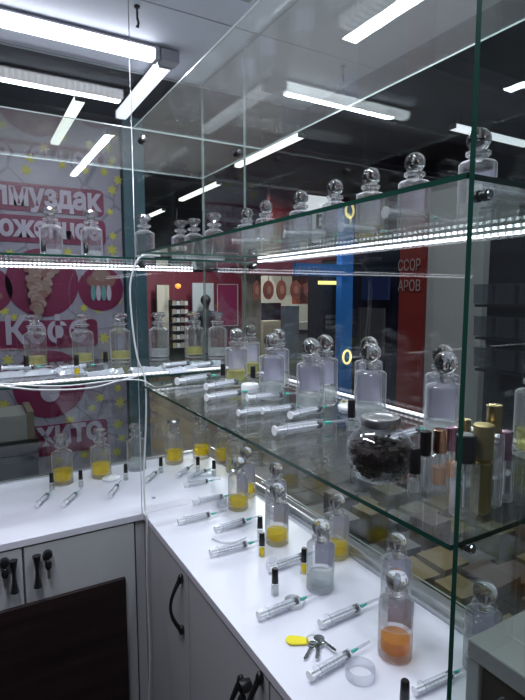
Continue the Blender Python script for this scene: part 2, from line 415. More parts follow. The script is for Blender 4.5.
for z, zback, nm in ((-.405, -.375, 'lower'), (.168, .150, 'upper'), (.695, .695, 'top')):
    glass_sheet('glass_shelf', (-1.2, 2.205, zback), (1.268, 2.925, zback+(GT if nm != 'top' else .005)), {'lower': 'lower glass shelf along the back, over the yellow decanters', 'upper': 'middle glass shelf along the back, level with the printed pink sign', 'top': 'topmost glass shelf along the back, empty'}[nm], M['shelf'], 2, 'glass shelf', 'pale_edge' if nm == 'top' else 'edge')
    glass_sheet('glass_shelf', (.64, .512, z-.0), (1.268, 2.20, z+(GT if nm != 'top' else .005)), {'lower': 'lower right glass shelf with green front edge, carrying the jar of coffee beans', 'upper': 'upper right glass shelf with green edge, carrying a single row of ball decanters', 'top': 'topmost right glass shelf under the canopy, empty'}[nm], M['shelf'], 2, 'glass shelf', 'pale_edge' if nm == 'top' else 'edge')
ZL, ZU, ZB, ZM = -.405+GT, .168+GT, -.375+GT, .150+GT

def clamp(px, py, X=None, Y=None, label='', z=None):
    if Y is not None and X is not None: p = W(X, Y, z)
    elif z is not None: p = W(*onz(px, py, z))
    else: p = W(*(onx(px, py, X) if X else ony(px, py, Y)))
    t = thing('shelf_clamp', p, label, 'clamp'); t.scale = (.6,)*3 if px > 400 else (1, 1, 1)
    q = MB(); rot = Matrix.Rotation(PI/2, 4, 'X'); q.lathe([(0, -.012), (.009, -.012), (.0095, -.004), (.006, -.003), (.006, .003), (.0095, .004), (.009, .012), (0, .012)], 16, None, rot)
    q.build('clamp_body', M['black'], t)
    q = MB(); q.lathe([(0, .012), (.007, .012), (.007, .016), (0, .017)], 16, None, rot); q.build('chrome_cap', M['chrome'], t)
    q = MB(); q.lathe([(0, -.016), (.007, -.016), (.007, -.012), (0, -.012)], 16, None, rot); q.build('chrome_cap', M['chrome'], t)
    return t
for (px, py, z, lb) in ((489, 181, .149, 'black and chrome clamp under the upper right shelf at the glass divider'), (477, 541, -.420, 'black and chrome clamp under the lower right shelf at the glass divider'),
        (142, 140, .678, 'small black clamp under the topmost shelf at the inner corner'), (237, 153, .678, 'small black clamp under the topmost shelf at the back right corner'),
        (258, 269, .143, 'dark shelf clamp at the far end of the upper right light strip'), (146, 272, .143, 'dark shelf clamp at the inner corner of the middle shelf')):
    X_, Y_ = {489: (.70, .53), 477: (.70, .53), 258: (1.2, 2.18), 146: (.68, 2.25)}.get(px, (None, None)); clamp(px, py, X_, Y_, z={489: .152, 258: .134, 146: .134}.get(px, z), label=lb)
# suspension rod at inner corner and its ceiling hook
q = MB(); q.tube([W(.632, 2.196, -.998), W(.632, 2.196, 1.24)], .0012, 6)
tag(q.build('steel_rod', M['steel']), 'thin upright steel rod at the inner corner of the shelves', 'rod')
def ceil_hook(px, py, lb):
    p = W(*onz(px, py, 1.25)); t = thing('ceiling_hook', p, lb, 'hook')
    q = MB(); q.lathe([(0, 0), (.008, 0), (.008, -.004), (.003, -.006), (.003, -.03), (0, -.03)], 10); q.build('stem', M['black'], t)
    q = MB(); q.tube([(0, 0, -.03), (.003, 0, -.04), (.001, 0, -.052), (-.004, 0, -.05)], .0035, 8); q.build('hook_end', M['black'], t)
ceil_hook(137, 6, 'small black hook hanging from the canopy near its seam, left')
ceil_hook(343, 66, 'small black hook on the canopy right of the glass shelves')
# led strips
def led(a, b, axis, label, up=False):
    a = W(*a); b = W(*b); c = (a+b)/2; t = thing('light_strip', c, label, 'light strip')
    r = .006
    if axis == 'x': lo = Vector((a.x-c.x, -.008, 0)); hi = Vector((b.x-c.x, .008, .002))
    else: lo = Vector((-.005, a.y-c.y, 0)); hi = Vector((.005, b.y-c.y, .002))
    q = MB(); q.box(lo, hi); q.build('channel', M['alu'], t)
    q = MB()
    n = int((hi-lo).length/.012)
    za, zb_ = (.0022, .006) if up else (-.005, -.0005)
    if axis == 'x': q.box((lo.x, -.0095, za), (hi.x, .0055, zb_))
    else: q.box((-.0055, lo.y, za), (.0035, hi.y, zb_))
    q.build('diodes', M['led'+axis+('_soft' if up else '')], t)
led((-1.2, 2.905, .1455), (1.18, 2.905, .1455), 'x', 'lit light strip under the middle shelf along the back glass')
led((1.245, .53, .1635), (1.245, 2.19, .1635), 'y', 'bright lit strip under the upper right shelf, slanting across the picture')
led((-1.2, 2.225, ZB+.001), (1.15, 2.225, ZB+.001), 'x', 'lit light strip along the front of the lower back shelf', True)
led((1.245, .53, ZL+.001), (1.245, 2.17, ZL+.001), 'y', 'lit light strip lying on the lower right shelf at the glass wall', True)

# cables
def cable(pts, r, label, cat='cable', mat='wire', steps=6):
    P = [Vector(p) for p in pts]; out = []
    for i in range(len(P)-1):
        p0 = P[max(i-1, 0)]; p1 = P[i]; p2 = P[i+1]; p3 = P[min(i+2, len(P)-1)]
        for k in range(steps):
            t = k/steps; out.append(.5*((2*p1) + (p2-p0)*t + (2*p0-5*p1+4*p2-p3)*t*t + (3*p1-p0-3*p2+p3)*t**3))
    out.append(P[-1]); q = MB(); q.tube(out, r, 8)
    return tag(q.build('white_cable', M[mat]), label, cat)
def py_(px, py, Y): return W(*ony(px, py, Y))
cable([py_(160, 256, 2.185), py_(142, 256, 2.175), py_(134, 268, 2.17), py_(130, 290, 2.17), py_(133, 330, 2.17), py_(138, 360, 2.17), py_(145, 379, 2.17), py_(146, 420, 2.17), py_(144, 470, 2.17), py_(145, 508, 2.15),
       py_(147, 520, 2.125), py_(147, 580, 2.12), py_(150, 650, 2.12), py_(149, 700, 2.12), py_(150, 760, 2.12)], .0024, 'white power cable hanging from the middle shelf down the inner corner to the floor')
cable([py_(-60, 384, 2.19), py_(-10, 385, 2.18), py_(40, 390, 2.17), py_(90, 388, 2.17), py_(118, 381, 2.17), py_(138, 376, 2.175)], .0022, 'white cable sagging under the lower back shelf, the lower of two')
cable([py_(-60, 378, 2.15), py_(-10, 383, 2.15), py_(60, 386, 2.15), py_(110, 381, 2.15), py_(140, 380, 2.15), py_(156, 387, 2.15), py_(172, 384, 2.15)], .0018, 'thin white cable drooping along the lower back shelf, the upper of two')

# ------------------------------------------------------------------ canopy and lamps
q = MB()
q.box(W(-2, -1.0, 1.252), W(2.05, 2.262, 1.30)); q.box(W(-2, 2.270, 1.252), W(2.05, 3.0, 1.30))
q.box(W(-2, -1.0, 1.262), W(2.05, 3.0, 1.31), M['gap']); q.mats = [M['canopy'], M['gap']]
for i, f in enumerate(q.bm.faces): f.material_index = 0 if i < 12 else 1
tag(q.build('canopy', None), 'flat grey canopy panel with a dark seam over the kiosk', 'canopy')
def lamp(name, a, b, axis, mat, label, wdt=.07, hgt=.045, caps=True, cat='ceiling light'):
    a = W(*a); b = W(*b); c = (a+b)/2; t = thing(name, c, label, cat); h = wdt/2
    ln = (b-a).length/2
    def B(q, l0, l1, w_, z0, z1):
        if axis == 'x': q.box((l0, -w_, z0), (l1, w_, z1))
        else: q.box((-w_, l0, z0), (w_, l1, z1))
    q = MB(); B(q, -ln, ln, h*.85, hgt*.45, hgt*.6)
    B(q, -ln, -ln+.012, h, -hgt*.5, hgt*.6); B(q, ln-.012, ln, h, -hgt*.5, hgt*.6); q.build('housing', M['housing'], t)
    q = MB(); B(q, -ln+.0125, ln-.0125, h, -hgt*.5, hgt*.44); q.build('diffuser', M[mat], t, bevel=.006)
    return t
lamp('lamp_frame_tube', (-.12, TY, TZ-.02), (TX-.06, TY, TZ-.02), 'x', 'ribx', 'bright ribbed lamp along the back edge of the canopy, top left', .042, .032)
lamp('lamp_frame_tube', (TX, TY+.04, TZ-.02), (TX, 3.6, TZ-.02), 'y', 'riby', 'dimmer ribbed lamp leading away from the end of the bright top left lamp', .042, .032)
lamp('lamp_frame_tube', (1.0, .3, TZ-.02), (1.0, 1.93, TZ-.02), 'y', 'riby', 'ribbed canopy lamp over the right worktop, seen mirrored in the glass', .062, .036)
q = MB(); q.box(W(TX-.05, TY-.04, TZ-.048), W(TX+.045, TY+.035, TZ+.01))
tag(q.build('lamp_corner_joint', M['housing'], bevel=.003), 'grey corner joint between the two canopy lamps', 'lamp joint')
LB = ['long white hall ceiling tube beyond the poster, behind the back glass', 'white hall ceiling lamp far right beyond the glass divider',
      'nearest warm hall ceiling tube seen between the glass shelves', 'second warm hall ceiling tube, further than the nearest one', 'farthest warm hall ceiling tube, small in the distance']
LB.insert(0, 'added unseen fill lamp across the aisle beyond the right glass, above the photo'); LB.insert(0, 'added unseen fill lamp over the aisle beyond the right glass, above the photo')  # both aisle lamps are added out of view to brighten the hall boards
for (a, b, ax, mt), lb in zip([((2.4, 1.6, 2.96), (2.4, 3.6, 2.96), 'y', 'tubeb'), ((4.6, 2.6, 2.9), (6.4, 2.6, 2.9), 'x', 'tubeb'), ((1.6, 8.2, 2.9), (1.6, 10.8, 2.9), 'y', 'tubew'), ((7.45, 6.3, 2.9), (9.6, 6.3, 2.9), 'x', 'tubeb'), ((5.45, 8.0, 2.9), (5.45, 10.6, 2.9), 'y', 'tubew'),
        ((5.85, 12.4, 2.9), (5.85, 15.2, 2.9), 'y', 'tubew'), ((6.0, 17.2, 2.9), (6.0, 19.2, 2.9), 'y', 'tubew')], LB):
    lt = lamp('hall_or_fill_lamp', a, b, ax, mt, lb, .09, .05); off = (Vector(b)-Vector(a))*S*.4
    for s_ in (-1, 1):
        q = MB(); q.tube([off*s_ + Vector((0, 0, .028)), off*s_ + Vector((0, 0, (3.2-a[2])*S))], .004, 6); q.build('hanger', M['black'], lt)

# ------------------------------------------------------------------ bottles
def ball_decanter(name, liq, fill, label_on=True):
    t = thing(name, (0, 0, 0), 'x', 'decanter')
    r, hb = .0285, .098
    q = MB()
    outer = [(0, .0), (r-.003, 0), (r, .003), (r, hb-.003), (r-.003, hb), (.0165, hb+.002), (.0145, hb+.004), (.0145, hb+.009), (.0185, hb+.010), (.0185, hb+.0155), (.0125, hb+.017)]
    inner = [(.0095, hb+.017), (.0095, hb+.004), (r-.0055, hb-.004), (r-.0035, hb-.008), (r-.0035, .014), (r-.006, .011), (0, .0105)]
    q.lathe(outer, 32); q.lathe([(0, .0105), (r-.0005, .0107)], 32); q.build('bottle_body', M['bglass'], t, fix=True)
    q = MB(); rr = r-.0045
    q.lathe([(0, .0112), (rr-.003, .0115), (rr, .0145), (rr, fill), (rr-.001, fill+.0005), (0, fill+.0003)], 26); q.build('liquid', M[liq], t)
    q = MB(); zb = hb+.034
    q.lathe([(0, hb+.002), (.0075, hb+.002), (.0085, hb+.0165), (.0095, hb+.0172), (.0095, hb+.0186), (.006, hb+.0188)] +
            [(.0185*math.sin(a), zb-.0185*math.cos(a)) for a in [.36+(PI-.36)*i/14 for i in range(15)]][:-1] + [(0, zb+.0185)], 26)
    q.build('ball_stopper', M['solid'], t)
    if label_on:
        q = MB(); k = 9; a0, a1 = -.8, .8
        A = [q.bm.verts.new(((r+.0004)*math.cos(a0+(a1-a0)*i/k), (r+.0004)*math.sin(a0+(a1-a0)*i/k), .038)) for i in range(k+1)]
        B = [q.bm.verts.new((v.co.x, v.co.y, .089)) for v in A]
        for i in range(k): q.bm.faces.new((A[i], A[i+1], B[i+1], B[i])).smooth = True
        lb_ = q.build('label_sticker', M['label'], t); q = MB()
        for zz, aw in ((.081, .36), (.0785, .42), (.076, .25)):
            A = [q.bm.verts.new(((r+.0007)*math.cos(-.7+aw*i/4*2), (r+.0007)*math.sin(-.7+aw*i/4*2), zz)) for i in range(5)]
            B = [q.bm.verts.new((v.co.x, v.co.y, zz+.0013)) for v in A]
            for i in range(4): q.bm.faces.new((A[i], A[i+1], B[i+1], B[i]))
        q.build('fine_print', M['ink'], lb_)
    return t
def flat_decanter(name, liq, fill):
    t = thing(name, (0, 0, 0), 'x', 'decanter')
    r, hb = .0330, .100
    q = MB()
    q.lathe([(0, 0), (r-.002, 0), (r, .004), (r, hb), (r*.64, hb+.008), (.0150, hb+.010)], 8, None, flat=True, phase=.5)
    q.lathe([(.0150, hb+.009), (.0140, hb+.015), (.0140, hb+.020), (.0215, hb+.0215), (.0215, hb+.0265), (.014, hb+.028)], 20)
    q.lathe([(0, .012), (r-.003, .0122)], 20)
    q.build('bottle_body', M['bglass'], t)
    if liq:
        q = MB(); rr = r-.0068
        q.lathe([(0, .0135), (rr-.002, .014), (rr, .018), (rr, fill), (0, fill+.0004)], 20); q.build('liquid', M[liq], t)
    q = MB()
    q.lathe([(0, hb+.012), (.0075, hb+.012), (.0085, hb+.0285), (.014, hb+.0295), (.012, hb+.036), (.015, hb+.041), (.0225, hb+.046), (.0235, hb+.052), (.018, hb+.059), (0, hb+.060)], 12, flat=True)
    q.build('disc_stopper', M['ball'], t)
    return t
P_amber = ball_decanter('ball_stopper_decanter', 'amber', .034)
P_yel = ball_decanter('ball_stopper_decanter', 'yellow', .032)
P_clear = ball_decanter('ball_stopper_decanter', 'clearliq', .034)
P_empty = ball_decanter('ball_stopper_decanter', 'clearliq', .022)
P_pale = ball_decanter('ball_stopper_decanter', 'pale', .040)
F_yel = flat_decanter('disc_stopper_decanter', 'yellow', .046)
F_pale = flat_decanter('disc_stopper_decanter', 'pale', .036)
F_clear = flat_decanter('disc_stopper_decanter', 'clearliq', .036)
BALLC = .132/S      # ball centre height in plan units
def put_ball(proto, px, py, zs, label, group, rz=.5):
    p = onz(px, py, zs+BALLC); place(proto, USED, W(p.x, p.y, zs)+Vector((0, 0, .0003)), label, group, rz + random.uniform(-.1, .1))
g = 'ball stoppered decanters on the worktop'
CT = -1.0
for pr, px, py, lb in ((P_amber, 397, 580, 'clear round decanter holding amber perfume, nearest the viewer on the right worktop'),
        (P_empty, 397, 542, 'ball stoppered decanter directly behind the one with amber perfume'),
        (P_clear, 321, 527, 'ball stoppered decanter with colourless perfume, mid worktop, beside the black capped vial'),
        (P_yel, 337, 501, 'yellow filled ball decanter at the glass wall, right behind the colourless one'),
        (P_yel, 277, 490, 'yellow filled ball decanter standing beside two small black capped vials'),
        (P_empty, 276, 469, 'ball stoppered decanter hidden behind the yellow one in the middle of the right worktop'),
        (P_yel, 238, 463, 'ball decanter with shallow yellow perfume next to a small clear cup'),
        (P_yel, 246, 453, 'yellow ball decanter at the glass wall, farthest along the right worktop'),
        (P_empty, 485, 592, 'ball stoppered decanter half hidden behind the grey box')):
    put_ball(pr, px, py, CT, lb, g)
g = 'ball stoppered decanters on the lower right shelf'
for pr, px, py, lb in ((P_clear, 371, 353, 'front ball decanter on the lower shelf right behind the jar of coffee beans'),
        (P_clear, 369, 345, 'rear ball decanter on the lower shelf, hidden behind the one at the coffee jar'),
        (P_clear, 446, 363, 'front ball decanter on the lower shelf behind the rose gold sprays'),
        (P_clear, 443, 355, 'rear ball decanter on the lower shelf, near the divider, behind another'),
        (P_clear, 311, 347, 'front ball decanter of the pair left of the coffee jar, on the lower shelf'),
        (P_clear, 325, 343, 'rear ball decanter of the pair left of the coffee jar, on the lower shelf'),
        (P_clear, 272, 341, 'front ball decanter of the second pair from the corner, lower shelf'),
        (P_clear, 278, 336, 'rear ball decanter of the second pair from the corner, lower shelf'),
        (P_pale, 236, 335, 'front ball decanter of the pair nearest the corner, lower shelf'),
        (P_pale, 250, 331, 'rear ball decanter of the pair nearest the corner, with pale perfume, lower shelf')):
    put_ball(pr, px, py, ZL, lb, g, rz=1.0)
p = onz(533, 456, ZL); place(P_pale, USED, W(p.x, p.y, ZL), 'decanter with pale yellow perfume cut by the right edge of the photo, lower shelf', g, 1.)
g = 'ball stoppered decanters on the upper right shelf'
ordn = ['first', 'second', 'third', 'fourth', 'fifth', 'sixth']
for i, (px, py) in enumerate(((247, 214), (266, 207), (301, 198), (335, 188), (371, 177), (415, 163))):
    put_ball(P_clear if i != 4 else P_yel, px, py, ZU, '%s ball decanter from the corner on the upper right shelf' % ordn[i], g, rz=.9)
put_ball(P_clear, 479, 140, ZU, 'ball decanter behind the upright divider edge, last on the upper right shelf', g)
# disc-stoppered ones: base pixel on the level
def put_flat(proto, px, Y, zs, label, group, rz=0):
    p = ony(px, 300, Y); place(proto, USED, W(p.x, Y, zs)+Vector((0, 0, .0003)), label, group, rz + random.uniform(-.15, .15))
g = 'disc stoppered decanters on the back worktop'
for pr, px, Y, lb in ((F_yel, 55, 2.78, 'disc stoppered decanter with yellow perfume, leftmost on the back worktop'),
        (F_yel, 95, 2.78, 'disc stoppered decanter with yellow perfume, second from left on the back worktop'),
        (F_clear, 132, 2.80, 'nearly colourless disc stoppered decanter left of the hanging cable, back worktop'),
        (F_yel, 171, 2.80, 'yellow disc stoppered decanter just right of the hanging cable, back worktop'),
        (F_yel, 199.5, 2.81, 'yellow disc stoppered decanter, second right of the hanging cable, back worktop'),
        (F_yel, 222.5, 2.66, 'disc stoppered decanter with yellow perfume near the corner, third right of the cable'),
        (F_pale, 234.5, 2.48, 'disc stoppered decanter closest to the ball ones at the corner of the worktop')):
    put_flat(pr, px, Y, CT, lb, g)
g = 'disc stoppered decanters on the lower back shelf'
for pr, px, Y, lb in ((F_pale, 33, 2.72, 'leftmost disc stoppered decanter on the lower back shelf'), (F_pale, 81, 2.72, 'second disc stoppered decanter from the left on the lower back shelf'),
        (F_pale, 119, 2.74, 'disc stoppered decanter left of the cable on the lower back shelf'), (F_clear, 158, 2.74, 'disc stoppered decanter right of the cable on the lower back shelf'),
        (F_pale, 193.5, 2.74, 'second disc stoppered decanter right of the cable, lower back shelf'), (F_clear, 217, 2.62, 'disc stoppered decanter at the corner of the lower back shelf')):
    put_flat(pr, px, Y, ZB, lb, g)
g = 'disc stoppered decanters on the middle back shelf'
for pr, px, Y, lb in ((F_clear, 54, 2.74, 'leftmost disc stoppered decanter on the middle back shelf'), (F_clear, 94, 2.74, 'disc stoppered decanter second from left on the middle back shelf'),
        (F_clear, 146, 2.74, 'disc stoppered decanter right of the teal pillar on the middle back shelf'), (F_clear, 182, 2.84, 'first of three close disc decanters near the corner, middle back shelf'),
        (F_clear, 195, 2.74, 'middle of three close disc decanters near the corner, middle back shelf'), (F_clear, 215, 2.50, 'rightmost disc decanter near the corner, middle back shelf')):
    put_flat(pr, px, Y, ZM, lb, g)

# ------------------------------------------------------------------ syringes
def make_syringe():
    t = thing('syringe', (0, 0, 0), 'x', 'syringe')      # lies along +x, starts at the thumb rest
    RX = Matrix.Rotation(PI/2, 4, 'Y'); r = .0088
    q = MB(); q.lathe([(r+.0035, .018), (r+.0035, .020), (r, .0205), (r, .095), (r-.003, .098), (.0028, .099), (.0024, .104)], 18, None, RX)
    q.build('barrel', M['barrel'], t)
    q = MB()
    for k in range(6): q.lathe([(r+.0003, .034+k*.009), (r+.0003, .0344+k*.009)], 16, None, RX)
    # keep only graduation arcs on the top side
    dead = [v for v in q.bm.verts if not (v.co.z > -.002 and v.co.y < .003)]
    bmesh.ops.delete(q.bm, geom=dead, context='VERTS'); q.build('graduations', M['ink'], t)
    q = MB(); q.lathe([(0, 0), (.0085, 0), (.0085, .002), (0, .002)], 16, None, RX)
    q.box((.002, -.0055, -.0008), (.086, .0055, .0008)); q.box((.002, -.0008, -.0055), (.086, .0008, .0055)); q.build('plunger', M['plunger'], t)
    q = MB(); q.lathe([(0, .086), (r-.0018, .086), (r-.0014, .087), (r-.0014, .0925), (r-.004, .0945), (0, .095)], 16, None, RX); q.build('rubber_seal', M['rubber'], t)
    q = MB(); q.lathe([(0, .103), (.0034, .103), (.0034, .110), (.002, .114), (.0014, .118), (0, .118)], 12, None, RX); q.build('needle_hub', M['teal'], t)
    q = MB(); q.lathe([(0, .1165), (.0004, .117), (.0004, .146), (0, .147)], 6, None, RX); q.build('needle', M['steel'], t)
    q = MB(); q.lathe([(.0031, .112), (.0026, .149), (0, .150)], 10, None, RX); q.build('needle_cap', M['barrel'], t)
    return t
SY = make_syringe()
def put_syr(a, b, z, label, group, s=None):
    A = onz(*a, z); B = onz(*b, z); d = (B-A); rz = math.atan2(d.y, d.x)
    L_ = d.length*S; s = s or min(1.25, max(.8, L_/.103))
    r = .0124*s
    place(SY, USED, W(A.x, A.y, z)+Vector((0, 0, r)), label, group, rz, s)
g = 'syringes on the right worktop'
for a, b, lb in (((258, 622), (301, 605), 'syringe left of the yellow key tag, needle pointing right, beside a white ring'),
        ((320, 630), (361, 612), 'syringe right of the white ring, above the keys, pointing at the amber decanter'),
        ((309, 683), (352, 658), 'syringe at the bottom of the photo next to the clear tape ring'),
        ((414, 697), (447, 682), 'syringe lowest right, crossing behind the divider edge'),
        ((268, 574), (306, 560), 'syringe between the black capped vials and the colourless decanter'),
        ((210, 558), (249, 548), 'syringe pointing at the black capped yellow vial, middle of the worktop'),
        ((215, 534), (247, 524), 'syringe lying above a white curved strip'),
        ((178, 526), (212, 518), 'syringe nearest the front edge by the first door, far half of the right worktop'),
        ((193, 506), (225, 500), 'syringe just this side of the worktop seam, by the clear cup')):
    put_syr(a, b, CT, lb, g)
g = 'syringes on the back worktop'
for a, b, lb in (((184, 488), (214, 483), 'syringe lying right along the worktop seam, far side'), ((188, 480), (207, 473), 'syringe pointing to the yellow decanters, second beyond the seam'),
        ((177, 479), (191, 469), 'slanting syringe right of the screw cap, beyond the seam'), ((146, 484), (156, 475), 'short looking syringe right next to the hanging cable'),
        ((37, 509), (50, 495), 'leftmost syringe on the back worktop below a yellow decanter'), ((64, 508), (80, 493), 'second syringe from the left on the back worktop'),
        ((110, 499), (120, 485), 'third syringe from the left on the back worktop, near the round lid')):
    put_syr(a, b, CT, lb, g, .82)
g = 'syringes on the lower right shelf'
for a, b, lb in (((274, 438), (325, 430), 'syringe nearest the shelf edge left of the coffee jar'), ((290, 421), (322, 413), 'syringe in front of the ball decanter pair, lower right shelf'),
        ((238, 418), (276, 413), 'syringe midway along the lower shelf edge, pointing right'), ((247, 403), (285, 399), 'syringe before the second decanter pair, lower right shelf'),
        ((206, 403), (243, 397), 'syringe by the round white lid, nearer the shelf edge'), ((206, 392), (239, 386), 'syringe pointing at the round white lid on the lower shelf'),
        ((177, 387), (212, 381), 'syringe closest to the corner on the lower right shelf'), ((262, 416), (296, 411), 'syringe lying behind the midway one on the lower shelf'),
        ((388, 446), (420, 436), 'syringe behind the coffee jar, teal hub showing at its right')):
    put_syr(a, b, ZL, lb, g)
for i, (a, b, lb) in enumerate((((164, 369), (192, 366), 'syringe lying right of the cable on the lower back shelf'), ((192, 370), (222, 365), 'syringe at the corner of the lower back shelf'),
        ((2, 372), (26, 371), 'leftmost wrapped syringe on the lower back shelf'), ((60, 372), (88, 369), 'syringe between two decanters on the lower back shelf'))):
    put_syr(a, b, ZB, lb, 'syringes on the lower back shelf', .9)
g = 'syringes on the upper right shelf'
def put_syr_u(x, y, rz, lb): place(SY, USED, W(x, y, ZU)+Vector((0, 0, .0124)), lb, g, rz)
for a, b, lb in (((385, 221), (450, 228), 'syringe seen through the upper shelf, nearest the divider'), ((341, 234), (385, 238), 'syringe seen through the upper shelf, second from the divider'),
        ((284, 240), (326, 241), 'syringe seen through the upper shelf, third from the divider'), ((232, 247), (262, 247), 'syringe seen through the upper shelf near the corner'),
        ((476, 202), (525, 208), 'syringe on the upper shelf beyond the divider edge')):
    A = onz(*a, .16); put_syr(a, b, ZU, lb, g, 1.0)

# ------------------------------------------------------------------ vials
def make_vial(liq):
    t = thing('sample_vial', (0, 0, 0), 'x', 'vial')
    q = MB(); q.lathe([(0, 0), (.0075, 0), (.0078, .001), (.0078, .023), (.005, .026), (.005, .028)], 16); q.build('vial_body', M['vglass'], t)
    if liq: q = MB(); q.lathe([(0, .003), (.006, .0032), (.006, .018), (0, .018)], 14); q.build('liquid', M[liq], t)
    q = MB(); q.lathe([(0, .0262), (.0068, .0262), (.0070, .028), (.0062, .055), (.005, .0565), (0, .0565)], 16); q.build('cap', M['black'], t)
    return t
V_y, V_c = make_vial('yellow'), make_vial('clearliq')
def put_v(pr, px, py, z, lb, g, s=1): place(pr, USED, W(*onz(px, py, z))+Vector((0, 0, .0003)), lb, g, 0, s)
g = 'black capped vials on the worktop'
for pr, px, py, lb in ((V_c, 260, 538, 'black capped vial closest to the yellow ball decanter'), (V_y, 262, 556, 'black capped vial with yellow perfume, in front of another by the yellow decanter'),
        (V_y, 304, 573, 'black capped vial touching the side of the colourless decanter'), (V_c, 275, 595, 'empty black capped vial in the middle of the worktop, above the white ring'),
        (V_c, 404, 717, 'black capped vial cut by the bottom of the photo, below the amber decanter'),
        (V_c, 52, 490, 'black capped vial before the leftmost yellow decanter'), (V_c, 81, 487, 'black capped vial between the two left yellow decanters'), (V_c, 126, 480, 'black capped vial before the decanter left of the cable'),
        (V_c, 161, 473, 'black capped vial right of the hanging cable'), (V_c, 198, 472, 'black capped vial before the second yellow decanter right of the cable'), (V_c, 214, 476, 'black capped vial near the corner, third right of the cable')):
    put_v(pr, px, py, CT, lb, g, 1.0 if py > 500 else .95)
g = 'black capped vials on the lower shelf'
for pr, px, py, lb in ((V_c, 414, 494, 'short black capped vial right beside the coffee jar'), (V_c, 351, 432, 'black capped vial just left of the coffee jar'),
        (V_c, 223, 385, 'black capped vial in front of the pair nearest the corner'), (V_c, 253, 388, 'black capped vial below the rear pale decanter, lower shelf'),
        (V_c, 27, 376, 'leftmost black capped vial on the lower back shelf'), (V_y, 77, 375, 'black capped vial by the second decanter on the lower back shelf'), (V_c, 106, 371, 'black capped vial alone left of the cable, lower back shelf')):
    put_v(pr, px, py, ZL if (px > 130) else ZB, lb, g)
g = 'black capped vials on the upper shelf'
for px, Y, lb in ((46, 2.66, 'black capped vial by the leftmost decanter on the middle back shelf'), (88, 2.66, 'black capped vial by the second decanter on the middle back shelf')):
    p = ony(px, 300, Y); place(V_c, USED, W(p.x, Y, ZM), lb, g)

# ------------------------------------------------------------------ spray bottles on the lower right shelf
def spray(px, base_y, width_px, cap_top, cap_bot, capm, bodym, label, octo=False, liq=None, cat='spray bottle', solid=False, zt_=None):
    """px centre, pixel of base; width and heights are measured once here and turned into metres"""
    P = onz(px, base_y, ZL); d = P.dot(F); k = d*S/FPX*1.02
    r = width_px*k/2; ht = (base_y-cap_top)*k; hc = (base_y-cap_bot)*k
    t = thing('spray_bottle', W(*P)+Vector((0, 0, .0003)), label, cat)
    if bodym:
        q = MB(); rb = r*(.97 if solid else 1.42)
        q.lathe([(0, 0), (rb*.9, 0), (rb, rb*.15), (rb, hc*.93), (rb*.6, hc*.99), (rb*.6, hc)] + ([] if solid else [(rb*.5, hc), (rb*.8, hc*.9), (rb*.8, rb*.5), (0, rb*.45)]), 8 if octo else 20, flat=octo)
        q.build('bottle_body', M[bodym], t)
        if liq: q = MB(); q.lathe([(0, rb*.5), (rb*.72, rb*.55), (rb*.72, hc*.6), (0, hc*.6)], 16); q.build('liquid', M[liq], t)
        if not solid: q = MB(); q.lathe([(.0012, rb*.6), (.0012, hc)], 6); q.build('dip_tube', M['frost'], t)
    q = MB(); q.lathe([(0, hc+.0002), (r, hc+.0002), (r, ht-r*.12), (r*.88, ht), (0, ht)], 24); q.build('cap', M[capm], t)
    return t
spray(424, 490, 10.5, 431, 455, 'black', 'vglass', 'black capped slim spray bottle right of the short vial')
spray(438, 488, 13, 429, 452, 'rose', 'vglass', 'spray bottle with a rose gold cap', liq='blush')
spray(450, 480, 11, 427, 450, 'pinkm', 'vglass', 'spray bottle with a pinkish metal cap and amber perfume', liq='amber')
spray(463, 515, 19, 434, 461, 'black', 'vglass', 'faceted spray bottle with a wide black cap behind the divider edge', octo=True)
spray(462, 480, 12, 419, 452, 'gold', 'vglass', 'short gold capped spray bottle behind the black capped one')
spray(480, 511, 19.5, 424, 458, 'goldm', 'goldm', 'thick matt gold perfume tube on the lower shelf', solid=True)
spray(490, 504, 14.5, 405, 432, 'gold', 'vglass', 'tallest spray bottle, with a shiny gold cap and clear body', octo=False)
spray(503, 500, 12, 431, 459, 'pinkm', 'vglass', 'clear spray bottle with a pale pink cap, rightmost of the group')

# ------------------------------------------------------------------ jar of coffee beans
P = onz(379, 479, ZL); t = thing('coffee_bean_jar', W(*P)+Vector((0, 0, .0003)), 'round glass jar of dark coffee beans with a chrome lid', 'jar'); t.scale = (.83, .83, .80)
rj = .052
prof = [(0, 0), (.026, 0), (.036, .005)] + [(rj*math.sin(a), .046-.046*math.cos(a)*1.0) for a in [.95+i*.19 for i in range(9)]] + [(.029, .088), (.028, .092)]
q = MB(); q.lathe(prof, 36); q.lathe([(max(0, r-.0025), z if z > .003 else .003) for r, z in prof], 36); q.build('jar_body', M['jglass'], t)
q = MB(); q.lathe([(.0285, .088), (.031, .089), (.031, .100), (.029, .103), (.020, .104), (.018, .102), (0, .102)], 36); q.build('lid', M['steel'], t)
q = MB(); q.lathe([(0, .004), (.024, .004), (.040, .018), (.0455, .035), (.0455, .048), (.038, .058), (0, .060)], 24)
rnd = random.Random(3)
for i in range(230):
    a = rnd.uniform(0, 2*PI); zz = rnd.uniform(.008, .064); rm = min(.0455, math.sqrt(max(0, .0485**2-(zz-.045)**2)))-.002
    rr = rm if zz < .055 else rnd.uniform(0, rm)
    bmx = Matrix.Translation((rr*math.cos(a), rr*math.sin(a), zz)) @ Matrix.Rotation(rnd.uniform(0, PI), 4, 'Z') @ Matrix.Rotation(rnd.uniform(0, PI), 4, 'X') @ Matrix.Diagonal((.0052, .0036, .0026, 1))
    res = bmesh.ops.create_icosphere(q.bm, subdivisions=1, radius=1, matrix=bmx)
    for v in res['verts']:
        for f in v.link_faces: f.smooth = True
